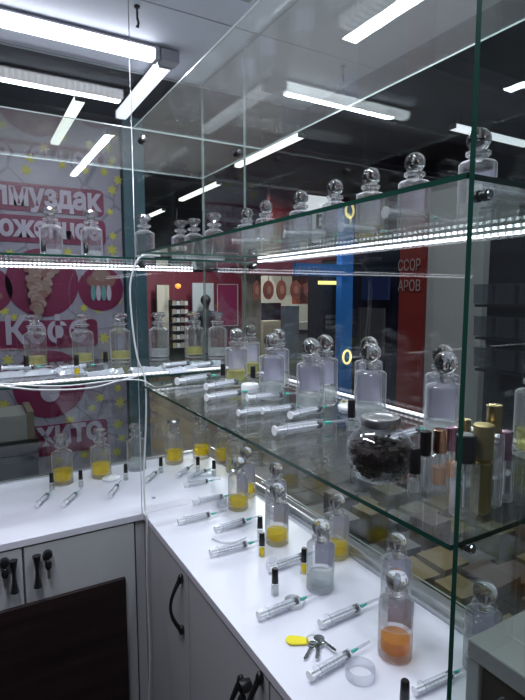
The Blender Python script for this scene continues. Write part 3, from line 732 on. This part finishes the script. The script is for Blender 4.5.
tag(q.build('coffee_beans', M['bean'], t), kind='stuff')

# ------------------------------------------------------------------ small bits on the worktop
def ring(name, px, py, z, ro, ri, h, mat, label, cat, closed=False):
    q = MB()
    if closed: q.lathe([(0, 0), (ro, 0), (ro, h*.8), (ro-.0015, h), (0, h)], 28)
    else: q.lathe([(ri, 0), (ro, 0), (ro, h), (ri, h), (ri, 0)], 32)
    return tag(q.build(name, M[mat], loc=W(*onz(px, py, z))+Vector((0, 0, .0003))), label, cat)
t_ = ring('plastic_ring', 360, 676, CT, .0235, .0205, .016, 'barrel', 'clear plastic ring with a small printed mark at the bottom of the photo', 'ring')
ring('tape_roll', 293, 604, CT, .021, .017, .009, 'frost', 'flat white ring lying above the syringe and key tag', 'ring')
ring('round_lid', 111, 479, CT, .028, 0, .006, 'frost', 'round white lid behind the third left syringe', 'lid', True)
ring('round_lid', 206, 474, CT, .028, 0, .006, 'frost', 'round white lid in front of the corner decanters', 'lid', True)
ring('small_cup', 222, 506, CT, .015, .0125, .022, 'barrel', 'small clear plastic cup beside the shallow yellow decanter', 'cup')
ring('round_lid', 250, 391, ZL, .022, 0, .018, 'frost', 'round white cap lying among the lower shelf syringes', 'lid', True)
ring('round_lid', 352, 408, ZL, .030, 0, .006, 'frost', 'flat clear lid behind the coffee jar', 'lid', True)
# curved strip
q = MB(); pts = [W(*onz(x, y, CT))+Vector((0, 0, .002)) for x, y in ((212, 539), (222, 543), (234, 543), (246, 538))]
q.tube(pts, [.002, .004, .004, .0015], 6)
tag(q.build('plastic_strip', M['frost']), 'thin curved white plastic strip below a syringe', 'strip')
q = MB(); P = W(*onz(271, 564, CT)); q.box((-.012, -.007, 0), (.012, .007, .012), None, Matrix.Rotation(.5, 4, 'Z'))
tag(q.build('plastic_scrap', M['barrel'], loc=P+Vector((0, 0, .0003)), bevel=.002), 'small clear plastic clip beside the yellow vial', 'clip')
# crumpled wrappers on the lower back shelf
def wrapper(px, py, z, sx, sy, rz, label, s=1):
    q = MB(); rnd = random.Random(int(px)); nx, ny = 9, 5; V = []
    for i in range(nx):
        V.append([q.bm.verts.new(((i/(nx-1)-.5)*sx, (j/(ny-1)-.5)*sy, .003 + .014*math.sin(PI*j/(ny-1))*(.5+.6*rnd.random()))) for j in range(ny)])
    for i in range(nx-1):
        for j in range(ny-1): q.bm.faces.new((V[i][j], V[i+1][j], V[i+1][j+1], V[i][j+1]))
    o = q.build('plastic_wrapper', M['wrap'], loc=W(*onz(px, py, z))); o.rotation_euler = (0, 0, rz)
    sd = o.modifiers.new('thickness', 'SOLIDIFY'); sd.thickness = .0008
    return tag(o, label, 'wrapper', 'crumpled wrappers on the back shelves')
M['wrap'] = thin_glass('clear_wrap', (.85, .87, .9), (.6, .62, .66), 1.45, .15, body=.45, bodycol=(.75, .77, .82))
for px, py, z, sx, sy, rz, lb in ((22, 376, ZB, .14, .06, .05, 'crumpled clear wrapper at the left end of the lower back shelf'), (47, 374, ZB, .08, .05, -.1, 'crumpled clear wrapper right of the leftmost decanter, lower back shelf'),
        (69, 374, ZB, .07, .05, .2, 'crumpled clear wrapper left of the second decanter, lower back shelf'), (104, 375, ZB, .10, .045, .1, 'crumpled clear wrapper by the decanter left of the cable, lower back shelf'),
        (146, 372, ZB, .09, .06, 0, 'crumpled clear wrapper right under the cable, lower back shelf'), (180, 372, ZB, .10, .06, .2, 'crumpled clear wrapper right of the cable, lower back shelf'),
        (206, 366, ZB, .09, .06, -.2, 'crumpled clear wrapper at the corner of the lower back shelf')):
    wrapper(px, py, z, sx, sy, rz, lb)
for px, lb in ((30, 'clear wrapper at the left of the middle back shelf'), (74, 'clear wrapper between the two left decanters on the middle back shelf'), (108, 'clear wrapper right of the second decanter on the middle back shelf')):
    p = ony(px, 260, 2.6); o = wrapper(px, 376, ZL, .12, .08, .1, lb); o.location = W(p.x, 2.6, ZM)

# ------------------------------------------------------------------ keys with yellow tag
P0 = W(*onz(296, 642, CT)); P1 = W(*onz(311, 643, CT))
t = thing('key_ring', P1+Vector((0, 0, .0012)), 'split key ring with two silver keys and a yellow tag on the white worktop', 'keys')
def lay(q, ang, off=(0, 0, 0)): return Matrix.Translation(off) @ Matrix.Rotation(ang, 4, 'Z')
dv = P1-P0; a0 = math.atan2(-dv.y, -dv.x)
q = MB(); poly = []
Lt, wt = .040, .0115
for i in range(9): a = -PI/2+PI*i/8; poly.append((Lt-wt+wt*math.cos(a), wt*math.sin(a)))
for i in range(9): a = PI/2+PI*i/8; poly.append((.008+wt*.8*math.cos(a), wt*.8*math.sin(a)))
q.prism(poly, 0, .0035, M['ypl'], lay(q, a0, (math.cos(a0)*.004, math.sin(a0)*.004, 0)))
q.build('yellow_tag', None, t, bevel=.001)['label'] = 'yellow plastic key tag'
q = MB(); q.tube([(.011*math.cos(2*PI*i/24)+.004, .011*math.sin(2*PI*i/24), .0045) for i in range(25)], .0009, 6); q.build('split_ring', M['steel'], t)
def key(ang, off):
    q = MB(); k = M['chrome']; mt = lay(q, ang, off)
    hd = [(.009+.010*math.cos(2*PI*i/10), .010*math.sin(2*PI*i/10)) for i in range(10)]
    q.prism(hd, 0, .002, k, mt)
    q.prism([(.017, -.0035), (.046, -.0035), (.050, -.001), (.046, .0035), (.043, .0025), (.040, .0040), (.036, .0022), (.033, .0040), (.028, .0028), (.024, .0036), (.017, .0036)], 0, .002, k, mt)
    q.build('key', None, t, bevel=.0004)
def dirpx(a, b): A = onz(*a, CT); B = onz(*b, CT); return math.atan2((B-A).y, (B-A).x)
key(dirpx((311, 643), (302, 659)), (.006, -.003, 0)); key(dirpx((320, 640), (318, 664)), (.014, -.004, .0022)); key(dirpx((314, 643), (326, 652)), (.012, .004, .0044))

# ------------------------------------------------------------------ grey box at the right
xb0, xb1, yb0, yb1, zb = .966, 1.262, .515, .715, -.8
base = W((xb0+xb1)/2, (yb0+yb1)/2, -1)
t = thing('receipt_printer', base+Vector((0, 0, .0003)), 'grey box with a dark recessed side at the right edge, before the half hidden decanter', 'printer')
q = MB()
q.box(W(xb0, yb0, -.845)-base, W(xb1, yb1, zb)-base); q.box(W(xb0, yb1-.035, -.999)-base, W(xb1, yb1, -.845)-base); q.box(W(xb1-.03, yb0, -.999)-base, W(xb1, yb1-.035, -.845)-base)
q.build('casing', cm('grey_casing', (.20, .21, .21), .4), t, bevel=.003)
q = MB(); q.box(W(xb0+.012, yb0, -.999)-base, W(xb1-.03, yb1-.036, -.846)-base); o = q.build('recess_panel', cm('charcoal', (.016, .016, .018), .8, spec=.1), t); o['label'] = 'dark side panel'
o = text_part('printed_marks', '6M[', cm('grey_marks', (.10, .10, .11), .6), .030, W(xb0+.0115, .64, -.93)-base, t, axis='x', align='LEFT')

# ------------------------------------------------------------------ neighbouring kiosk with the pink poster
YP = 3.9
def Lp(px, py, Y=YP): return W(*ony(px, py, Y))
pA = Lp(-120, 300); pB = Lp(124, 300)
base = Vector(((pA.x+pB.x)/2, pA.y, 0)); t = thing('poster_wall', base, 'pale poster wall with pink sign plates and yellow flowers behind the back glass', 'poster')
zTop = ZC + .95*S; zBot = ZC - 1.9*S
def loc(px, py, dy=0): p = Lp(px, py); return Vector((p.x-base.x, dy, p.z))
q = MB(); q.box((pA.x-base.x, 0, zBot), (pB.x-base.x, .03, zTop)); q.build('backing', M['poster'], t)
pink = cm('magenta_print', (.13, .004, .042), .35); lil = cm('pale_lettering', (.33, .29, .37), .4)
def plate(px0, px1, py0, py1, nm='sign_plate'):      # py measured at px1
    a = loc(px0, (py0+py1)/2); b = loc(px1, py0); c = loc(px1, py1)
    x0, x1, z0, z1 = a.x, b.x, c.z, b.z; r = .02; poly = []
    for cx, cz, s0 in ((x1-r, z1-r, 0), (x0+r, z1-r, 1), (x0+r, z0+r, 2), (x1-r, z0+r, 3)):
        for i in range(5): a_ = PI/2*(s0+i/4); poly.append((cx+r*math.cos(a_), cz+r*math.sin(a_)))
    q = MB(); q.prism(poly, 0, .003, pink, Matrix.Rotation(PI/2, 4, 'X')); o = q.build(nm, None, t); o.location = (0, -.001, 0)
    return x0, x1, z0, z1
def txt(body, px_r, py_base, cap_px, bold=.005, sx=.84):
    p = loc(px_r, py_base); d = Lp(px_r, py_base)-cam.location; k = d.dot(F)/FPX
    o = text_part('lettering', body, lil, cap_px*k/.72, (p.x, -.006, p.z), t, bold=bold, depth=.001)
    o.scale = (sx, 1, 1)
    return o
plate(-110, 103, 191, 217); txt('балмуздак', 100, 216.5, 20)
plate(-110, 105, 221, 246); txt('мороженное', 101, 245, 18)
plate(-60, 97, 319, 346); txt('Кофе', 87, 347, 25)
plate(-10, 107, 418, 446.5); txt('Махито', 103, 443, 22, sx=.9)
def disc(px, py, rpx, nm, mat, dy=-.001, n=32, sx=1, sz=1):
    c = loc(px, py); k = (Lp(px, py)-cam.location).dot(F)/FPX; q = MB()
    q.prism([(rpx*k*sx*math.cos(2*PI*i/n), rpx*k*sz*math.sin(2*PI*i/n)) for i in range(n)], 0, .002, mat, Matrix.Rotation(PI/2, 4, 'X'))
    o = q.build(nm, None, t); o.location = (c.x, dy, c.z); return o
beige = cm('beige_print', (.18, .11, .10), .5); brown = cm('brown_print', (.16, .07, .06), .5); teal = cm('teal_print', (.07, .20, .20), .5)
for px, py, r in ((43, 283, 34), (101, 289, 22), (-14, 290, 24), (50, 384, 34)): disc(px, py, r, 'round_plate', pink)
# ice cream cone: scoops and wafer
def blob_picture(nm, items):
    q = MB()
    for (px, py, r, mt, sx, sz, lay_) in items:
        c = loc(px, py); k = (Lp(px, py)-cam.location).dot(F)/FPX
        q.prism([(c.x+r*k*sx*math.cos(2*PI*i/16), c.z+r*k*sz*math.sin(2*PI*i/16)) for i in range(16)], .004+lay_*.0006, .0045+lay_*.0006, mt, Matrix.Rotation(PI/2, 4, 'X'))
    return q.build(nm, None, t)
rn = random.Random(5)
blob_picture('sundae_picture', [(43+rn.uniform(-17, 17)*(1-(y-256)/62)-(y-256)*.12, y, rn.uniform(3.2, 5.2), (beige, brown, cm('light_beige_print', (.23, .15, .14), .5))[i % 3], 1, .85, i) for i, y in enumerate([256+k*.95 for k in range(58)])])
blob_picture('cupcake_picture', [(101, 281, 13, brown, 1.1, .6, 0), (101, 275, 9, beige, 1, .7, 1)] + [(93+i*5.2, 293, 3, teal if i % 2 == 0 else lil, .8, 2.6, 2+i) for i in range(4)])
blob_picture('cup_picture', [(50, 383, 11, lil, 1, 1.3, 0), (50, 392, 9, lil, 1, 1.1, 1), (50, 371, 10, brown, 1, .3, 2), (-14, 288, 10, beige, 1, .8, 3), (-6, 296, 8, brown, 1, .6, 4)])
yel = cm('yellow_print', (.40, .37, .05), .5)
k = 0
for (px, py) in ((4, 292+19), (14, 235+82), (98, 310), (84, 308), (104, 338), (8, 360), (105, 356), (103, 374), (118, 262), (118, 300), (120, 402), (100, 398), (92, 408), (118, 424), (122, 438), (104, 452), (117, 452), (85, 170), (62, 165), (26, 170), (104, 172), (112, 190), (110, 212), (113, 236), (113, 160), (10, 254), (68, 252), (118, 330), (118, 388), (28, 410), (4, 405), (58, 460), (84, 455), (112, 250), (30, 186-28), (44, 148), (90, 145), (70, 420), (118, 180)):
    c = loc(px, py); kk = (Lp(px, py)-cam.location).dot(F)/FPX; q = MB(); r = rn.uniform(3.8, 6.0)*kk; ph = rn.uniform(0, 1); poly = []
    for i in range(30):
        a = 2*PI*i/30; rr = r*(.72+.28*math.cos(6*a+ph*6)); poly.append((rr*math.cos(a), rr*math.sin(a)))
    q.prism(poly, 0, .001, yel, Matrix.Rotation(PI/2, 4, 'X')); o = q.build('flower_print', None, t); o.location = (c.x, -.0005, c.z)
# teal pillar beside it
pa = Lp(125, 300); pb = Lp(146, 300)
q = MB(); q.box((pa.x+.003, pa.y-.02, 0), (pb.x, pa.y+.2, ZC+1.3*S))
tag(q.build('pillar', cm('dark_teal', (.035, .085, .11), .4)), 'dark teal pillar at the right end of the pink poster', 'pillar')
# dark box and parcel standing before the poster
p0 = W(*ony(-60, 460, 3.3)); p1 = W(*ony(38, 452, 3.3)); zt1 = W(*ony(20, 441, 3.3)).z; zt2 = W(*ony(20, 416, 3.3)).z
base = Vector(((p0.x+p1.x)/2, p0.y+.1, 0)); t = thing('display_unit', base, 'black display unit before the pink poster at the lower left', 'display unit')
q = MB(); q.box((p0.x-base.x, -.1, 0), (p1.x-base.x, .12, zt1-.055)); q.build('body', cm('navy_unit', (.035, .037, .055), .5), t)
q = MB(); q.box((p0.x-base.x-.004, -.105, zt1-.05), (p1.x-base.x+.004, .125, zt1)); q.build('top_slab', M['black'], t)
q = MB(); q.box((p0.x, base.y-.09, zt1+.0005), (p1.x-.03, base.y+.1, zt2), cm('grey_card', (.20, .195, .185), .6)); q.box((p1.x-.029, base.y-.09, zt1+.0005), (p1.x-.006, base.y+.1, zt2+.01), cm('brown_card', (.13, .10, .07), .6))
tag(q.build('carton', None), 'grey white carton with a brown end lying on the black display unit', 'carton')

# ------------------------------------------------------------------ hall background seen through the right glass
def board_y(name, x0, x1, y0, y1, Y, mat, label, cat, dep=.08, to_floor=False, kind=None, parent=None):
    xm, ym = (x0+x1)/2, (y0+y1)/2
    a = W(*ony(x0, ym, Y)); b = W(*ony(x1, ym, Y)); zt_ = W(*ony(xm, y0, Y)).z; zb_ = 0 if to_floor else W(*ony(xm, y1, Y)).z
    q = MB(); q.box((a.x, a.y, max(zb_, 0)), (b.x, a.y+dep, zt_), mat); o = q.build(name, None, parent)
    if not parent: tag(o, label, cat, kind=kind)
    return o, a, b, zb_, zt_
def board_x(name, x0, x1, y0, y1, X, mat, label, cat, dep=.08, to_floor=False, parent=None):
    xm, ym = (x0+x1)/2, (y0+y1)/2
    a = W(*onx(x0, ym, X)); b = W(*onx(x1, ym, X)); zt_ = W(*onx(xm, y0, X)).z; zb_ = 0 if to_floor else W(*onx(xm, y1, X)).z
    q = MB(); q.box((a.x, b.y, max(zb_, 0)), (a.x+dep, a.y, zt_), mat); o = q.build(name, None, parent)
    if not parent: tag(o, label, cat)
    return o, a, b, zb_, zt_
C_cream = cm('cream_panel', (.42, .40, .33), .5); C_dark = cm('near_black_panel', (.012, .012, .018), .35); C_mar = cm('maroon_panel', (.13, .02, .035), .4)
C_peach = cm('orange_red_panel', (.42, .10, .04), .5); C_orn = cm('brick_ornament', (.26, .08, .055), .5); C_grey = cm('grey_panel', (.17, .19, .20), .5)
C_blue = cm('bright_blue_panel', (.03, .18, .55), .35); C_navy = cm('navy_panel', (.010, .012, .032), .3); C_red = cm('red_banner', (.22, .022, .020), .4)
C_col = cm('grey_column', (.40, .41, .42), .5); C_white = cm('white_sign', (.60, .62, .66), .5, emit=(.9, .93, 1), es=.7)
# back-corner shop, through the back glass
board_y('shop_wall', 146, 246, 272, 390, 17.0, C_mar, 'maroon shop wall far behind the corner of the kiosk', 'shop wall', to_floor=True)
board_y('cream_door_frame', 158, 170, 285, 390, 16.5, C_cream, 'cream upright panel right of the teal pillar, in the far shop', 'panel', to_floor=True)
board_y('notice_board', 193, 214, 283, 360, 16.2, cm('pale_board', (.33, .36, .38), .5), 'pale grey notice board behind the small figure', 'notice board', .04, True)
tq = thing('wall_picture', W(*ony(227, 305, 16.8)), 'maroon picture in a thin pale frame on the far shop wall', 'picture')
pp = W(*ony(227, 305, 16.8)); a = W(*ony(217, 305, 16.8))-pp; b = W(*ony(238, 305, 16.8))-pp; zt_ = W(*ony(227, 284, 16.8)).z-pp.z; zb_ = W(*ony(227, 326, 16.8)).z-pp.z
q = MB(); q.box((a.x, 0, zb_), (b.x, .02, zt_)); q.build('picture_print', cm('dark_crimson', (.16, .02, .06), .4), tq)
q = MB()
for (u0, v0, u1, v1) in ((a.x, zb_, b.x, zb_+.015), (a.x, zt_-.015, b.x, zt_), (a.x, zb_, a.x+.015, zt_), (b.x-.015, zb_, b.x, zt_)): q.box((u0, -.012, v0), (u1, -.001, v1))
q.build('picture_frame', cm('pale_frame', (.4, .36, .36), .4), tq)
# dark product rack
pp = W(*ony(178, 400, 15.2)); pp.z = 0; tq = thing('product_rack', pp, 'dark product rack with pale packets right of the teal pillar', 'rack')
a = W(*ony(171, 320, 15.2)).x-pp.x; b = W(*ony(187, 320, 15.2)).x-pp.x; zt_ = W(*ony(178, 300, 15.2)).z
q = MB(); q.box((a, .1, .1), (b, .12, zt_))
q.box((a, -.1, 0), (b, .12, .1)); q.build('back_panel', C_dark, tq)
for i in range(6):
    z_ = zt_ - .10 - i*.16
    q = MB(); q.box((a, -.08, z_), (b, .1, z_+.012)); q.build('shelf', C_grey, tq)
    for j in range(4):
        xx = a + (b-a)*(j+.5)/4; q = MB(); wd = (b-a)/4*.42; q.box((xx-wd, -.07, z_+.0122), (xx+wd, .02, z_+.09-.01*(j % 2)))
        tag(q.build('packet', cm('pale_packet%d' % (j % 2), (.30, .32, .34) if j % 2 else (.20, .16, .12), .5), loc=pp), 'small packet on the far dark rack, %s shelf from the top, %s from left' % (ordn[i], ordn[j]), 'packet', 'packets on the far rack')
q = MB(); q.tube([(0, 0, .05), (0, 0, 1.85)], .004, 5, M['black']); q.lathe([(0, -.06), (.05, -.03), (.06, 0), (.05, .03), (0, .05)], 14, pbr('orange_glow', (.8, .3, .05), .5, emit=(1, .32, .06), es=1.2))
tag(q.build('pendant_lamp', None, loc=W(*ony(178, 286, 15.5))), 'glowing orange pendant lamp in the far shop', 'lamp')
# person far away
def person(px, Y):
    p = W(*ony(px, 300, Y)); p.z = 0
    t = thing('person', p, 'small dark dressed person standing in the far shop behind the corner', 'person')
    verts = [(0, 0, .86), (0, 0, 1.0), (0, 0, 1.14), (0, 0, 1.22), (0, 0, 1.29), (0, -.01, 1.37), (0, -.01, 1.44),
             (.16, 0, 1.17), (.21, .01, .93), (.20, -.05, .72), (.20, -.06, .66), (-.16, 0, 1.17), (-.21, .01, .93), (-.20, -.05, .72), (-.20, -.06, .66),
             (.09, 0, .80), (.10, -.01, .45), (.10, .01, .08), (.10, -.10, .04), (-.09, 0, .80), (-.10, -.01, .45), (-.10, .01, .08), (-.10, -.10, .04)]
    ed = [(0, 1), (1, 2), (2, 3), (3, 4), (4, 5), (5, 6), (2, 7), (7, 8), (8, 9), (9, 10), (2, 11), (11, 12), (12, 13), (13, 14), (0, 15), (15, 16), (16, 17), (17, 18), (0, 19), (19, 20), (20, 21), (21, 22)]
    rad = [.13, .12, .14, .07, .055, .095, .075, .06, .048, .035, .03, .06, .048, .035, .03, .10, .065, .045, .035, .10, .065, .045, .035]
    me = bpy.data.meshes.new('body'); me.from_pydata(verts, ed, []); o = bpy.data.objects.new('body', me); COL.objects.link(o); o.parent = t
    sk = o.modifiers.new('skin', 'SKIN'); me_s = me.skin_vertices[0] if me.skin_vertices else None
    if me_s is None:
        bm = bmesh.new(); bm.from_mesh(me); bm.verts.layers.skin.verify(); bm.to_mesh(me); bm.free(); me_s = me.skin_vertices[0]
    for i, r in enumerate(rad): me_s.data[i].radius = (r, r*.75)
    me_s.data[0].use_root = True
    o.modifiers.new('smooth', 'SUBSURF').levels = 1; o.modifiers['smooth'].render_levels = 1
    me.materials.append(cm('dark_clothes', (.012, .012, .016), .8))
    q = MB(); q.ball((0, .015, 1.43), .105, u=14, v=10, sc=(1, 1, 1.05)); q.build('hair', cm('dark_hair', (.008, .007, .008), .6), t)
person(206, 15.6)
# cream shop with brick ornaments, through the right glass
shop_back = board_y('shop_back_wall', 246, 320, 262, 400, 12.5, C_cream, 'cream back wall of the shop with brick red ornaments', 'shop wall', to_floor=True)[0]
shop_front = board_y('cream_pillar', 246, 261, 245, 400, 10.0, C_cream, 'cream pillar at the left of the ornament shop', 'pillar', .12, True)[0]
board_y('red_fascia', 250, 322, 255, 275, 9.45, C_mar, '', '', .4, parent=shop_front)
board_y('orange_panel', 300, 321, 272, 304, 9.7, C_peach, '', '', .2, parent=shop_front)
board_y('shop_niche', 262, 281, 303, 320, 12.2, C_dark, '', '', .25, parent=shop_back)
board_y('wall_cabinet', 263, 281, 321, 350, 11.4, cm('cream_cabinet', (.34, .31, .22), .5), 'cream cabinet below the black niche', 'cabinet', .2, True)
board_y('service_counter', 296, 322, 322, 329, 9.2, cm('pale_counter', (.46, .45, .38), .4), 'pale counter ledge right of the grey stand', 'counter', .15)
board_y('counter_front', 298, 322, 329.5, 380, 9.3, C_grey, 'grey front under the pale counter ledge', 'counter front', .05, True)
board_y('ticket_stand', 285, 299, 306, 380, 8.6, cm('blue_grey_stand', (.19, .23, .27), .4), 'blue grey upright stand below the arched ornaments', 'stand', .1, True)
ords = ['leftmost', 'second', 'middle', 'fourth', 'rightmost']
for i, px in enumerate((256, 268, 281, 295, 309)):
    c = W(*ony(px, 290, 9.5)); kk = (c-cam.location).dot(F)/FPX
    t = thing('hanging_ornament', c, '%s brick red pointed ornament hanging in the far shop front' % ords[i], 'ornament', 'brick red ornaments')
    if i % 2 == 0: poly = [(-4.2, -9), (4.2, -9), (4.2, 3), (0, 9.5), (-4.2, 3)]
    else: poly = [(6*math.sin(a)*(1 if abs(math.cos(a)) < .9 else .9), -9.5*math.cos(a)) for a in [2*PI*j/14 for j in range(14)]]
    if i == 2: poly = [(5.6*math.sin(a), -10*math.cos(a)) for a in [2*PI*j/14 for j in range(14)]]
    if i == 4: poly = [(0, -10), (7, -3), (7, 3), (0, 10), (-7, 3), (-7, -3)]
    q = MB(); q.prism([(x*kk, y*kk) for x, y in poly], 0, .02, C_orn, Matrix.Rotation(PI/2, 4, 'X')); q.build('ornament_plate', None, t)
    q = MB(); q.prism([(x*kk*.45, y*kk*.45) for x, y in poly], .021, .026, cm('light_brick', (.40, .18, .13), .5), Matrix.Rotation(PI/2, 4, 'X')); q.build('raised_centre', None, t)
    q = MB(); q.tube([(0, -.01, 9*kk), (0, -.01, 17*kk)], .004, 5); q.build('hanger', C_dark, t)
# vending area
o, a, b, z0, z1 = board_y('vending_machine', 322, 341, 275, 420, 8.0, C_dark, 'black vending cabinet with a row of yellow light at its top', 'vending machine', .3, True); vend = o
board_y('lit_shelf_edge', 319, 340, 281, 284.5, 7.95, pbr('yellow_glow', (.8, .7, .2), .5, emit=(1, .85, .25), es=1.6), '', '', .02, parent=vend)
q = MB(); pp = W(*ony(332, 321, 7.9))
for i in range(4):
    for j in range(3): q.box((-.085+i*.045, 0, -.09+j*.06), (-.085+i*.045+.035, .01, -.09+j*.06+.04))
q.build('button_grid', cm('dim_buttons', (.12, .13, .13), .5), vend, loc=pp)
blue_post = board_y('blue_post', 341, 352, 240, 420, 7.6, C_blue, 'bright blue upright post right of the vending cabinet', 'post', .1, True)[0]
blue_fascia = board_y('blue_fascia', 296, 353, 264, 276, 7.4, C_blue, 'bright blue fascia', '', .06, parent=blue_post)[0]
text_part('fascia_lettering', 'ALASK', cm('light_blue_ink', (.16, .26, .48), .4), .105, (0, 0, 0), None, bold=.001, align='LEFT')
o = bpy.data.objects['fascia_lettering']; o.location = W(*ony(297, 275, 7.38)); o.parent = blue_fascia; o.name = 'lettering'
tq, a, b, z0, z1 = board_y('white_sign', 307, 331, 196, 243, 7.2, C_white, 'white sign with a black square mark over the blue fascia', 'sign', .04, parent=blue_post)
q = MB(); c = W(*ony(322, 222, 7.19)); s_ = .075
for u0, v0, u1, v1 in ((-s_, -s_, s_, -s_*.6), (-s_, s_*.6, s_, s_), (-s_, -s_, -s_*.6, s_), (s_*.6, -s_, s_, s_), (-s_*.2, -s_*.2, s_*.2, s_*.2)): q.box((u0+c.x, c.y-.01, v0+c.z), (u1+c.x, c.y, v1+c.z))
q.build('square_mark', M['black'], tq)
for py, lb in ((221, 'high ring lamp'), (357, 'low ring lamp')):
    q = MB(); c = W(*ony(347, py, 7.45)); q.tube([(.055*math.cos(2*PI*i/24), 0, .075*math.sin(2*PI*i/24)) for i in range(25)], .012, 8)
    q.build('ring_lamp', pbr('warm_ring', (.8, .7, .3), .4, emit=(1, .8, .3), es=1.3), blue_post, loc=c)['label'] = 'glowing yellow ring'
# right hand boards on the aisle side (x = const)
board_y('red_hall_wall', 270, 470, 197, 262, 12.0, cm('dim_red', (.10, .014, .014), .5), 'dim red upper wall across the hall', 'panel', .1)
o, a, b, z0, z1 = board_x('navy_panel', 352, 397, 236, 500, 4.4, C_navy, 'dark navy display panel left of the red banner', 'display panel', .06, True)
tq = text_part('lettering', 'BLACK COFFEE', cm('faint_ink', (.10, .10, .14), .5), .036, W(*onx(360, 263, 4.39))-Vector((.004, 0, 0)), None, axis='x', align='LEFT'); tq.parent = o; navy = o
board_x('tablet_screen', 358, 383, 308, 352, 4.2, cm('grey_screen', (.07, .07, .08), .25), '', '', .02, parent=navy)
board_x('blue_patch', 362, 388, 277, 300, 4.25, cm('deep_blue_print', (.02, .035, .12), .3), '', '', .02, parent=navy)
o, a, b, z0, z1 = board_x('red_banner', 397, 421, 225, 500, 4.2, C_red, 'red banner with pale lettering left of the grey column', 'banner', .03, True)
pk = cm('pale_ink', (.36, .28, .29), .5)
for body, px, py in (('ССОР', 398, 274), ('АРОВ', 398, 294)):
    tq = text_part('lettering', body, pk, .10, W(*onx(px, py, 4.19))-Vector((.004, 0, 0)), None, axis='x', align='LEFT'); tq.parent = o; bw = abs((b-a).y)*.93; tq.scale = (bw/max(v.co.x for v in tq.data.vertices), 1, 1)
board_x('grey_column', 421.5, 480, 188, 500, 4.25, C_col, 'plain light grey column right of the red banner', 'column', .3, True)
o, a, b, z0, z1 = board_x('goods_stand', 484, 640, 225, 520, 3.9, C_dark, 'dark goods stand at the right edge with rows of clear packs', 'stand', .05, True)
pack = thin_glass('clear_pack', (.6, .62, .66), (.4, .42, .46), 1.5, .1, body=.12, bodycol=(.5, .52, .56))
for r_, py in enumerate((295, 327, 358)):
    for c_ in range(5):
        p = W(*onx(486, py, 3.8)); p.y -= .125*c_; q = MB(); q.box((-.03, -.05, -.045), (.03, .05, .045), pack); q.box((-.031, -.052, .045), (.031, .052, .055), pack)
        tag(q.build('clear_pack', None, loc=p), 'clear pack on the dark goods stand, %s row, %s from left' % (('top', 'middle', 'bottom')[r_], ordn[c_]), 'pack', 'clear packs on the dark goods stand')
for z_ in (295, 327, 358):
    pa = W(*onx(484, z_, 3.86)); pb = W(*onx(600, z_, 3.86))
    q = MB(); q.box((pa.x-.07, min(pa.y, pb.y), pa.z-.06), (pa.x+.02, max(pa.y, pb.y), pa.z-.047)); q.build('stand_ledge', C_dark, o)
# low display table outside the glass with cartons
base = W(2.3, 1.7, zf); t = thing('display_table', base, 'low dim display table beyond the right glass, under the cartons', 'table')
q = MB(); q.box(W(1.5, .2, -1.75)-base, W(3.3, 3.2, -1.70)-base); q.build('tabletop', cm('dim_tabletop', (.05, .048, .045), .3), t)
for x in (1.55, 3.25):
    for y in (.25, 3.15): q = MB(); q.box(W(x-.03, y-.03, zf)-base, W(x+.03, y+.03, -1.75)-base); q.build('leg', C_grey, t)
cmats = [cm('ochre_carton', (.15, .11, .03), .5), cm('brown_carton', (.075, .045, .03), .5), cm('grey_carton', (.09, .09, .09), .5), cm('olive_carton', (.10, .085, .035), .5)]
rn = random.Random(11)
for i in range(7):
    for j in range(9):
        x = 1.62+i*.25; y = .35+j*.32; q = MB(); hh = rn.choice((.05, .08, .12)); wv = rn.uniform(.045, .062)
        ci = rn.randrange(4); q.box((-wv, -wv*1.1, 0), (wv, wv*1.1, hh), cmats[ci])
        o = q.build('small_carton', None, loc=W(x, y, -1.70)+Vector((0, 0, .0003)), bevel=.001); o.rotation_euler = (0, 0, rn.uniform(-.1, .1))
        tag(o, '%s carton beyond the glass, %s row out, %s from the near end' % (('ochre', 'brown', 'grey', 'olive')[ci], (ordn+['seventh'])[i], (ordn+['seventh', 'eighth', 'ninth'])[j]), 'carton', 'cartons beyond the right glass')
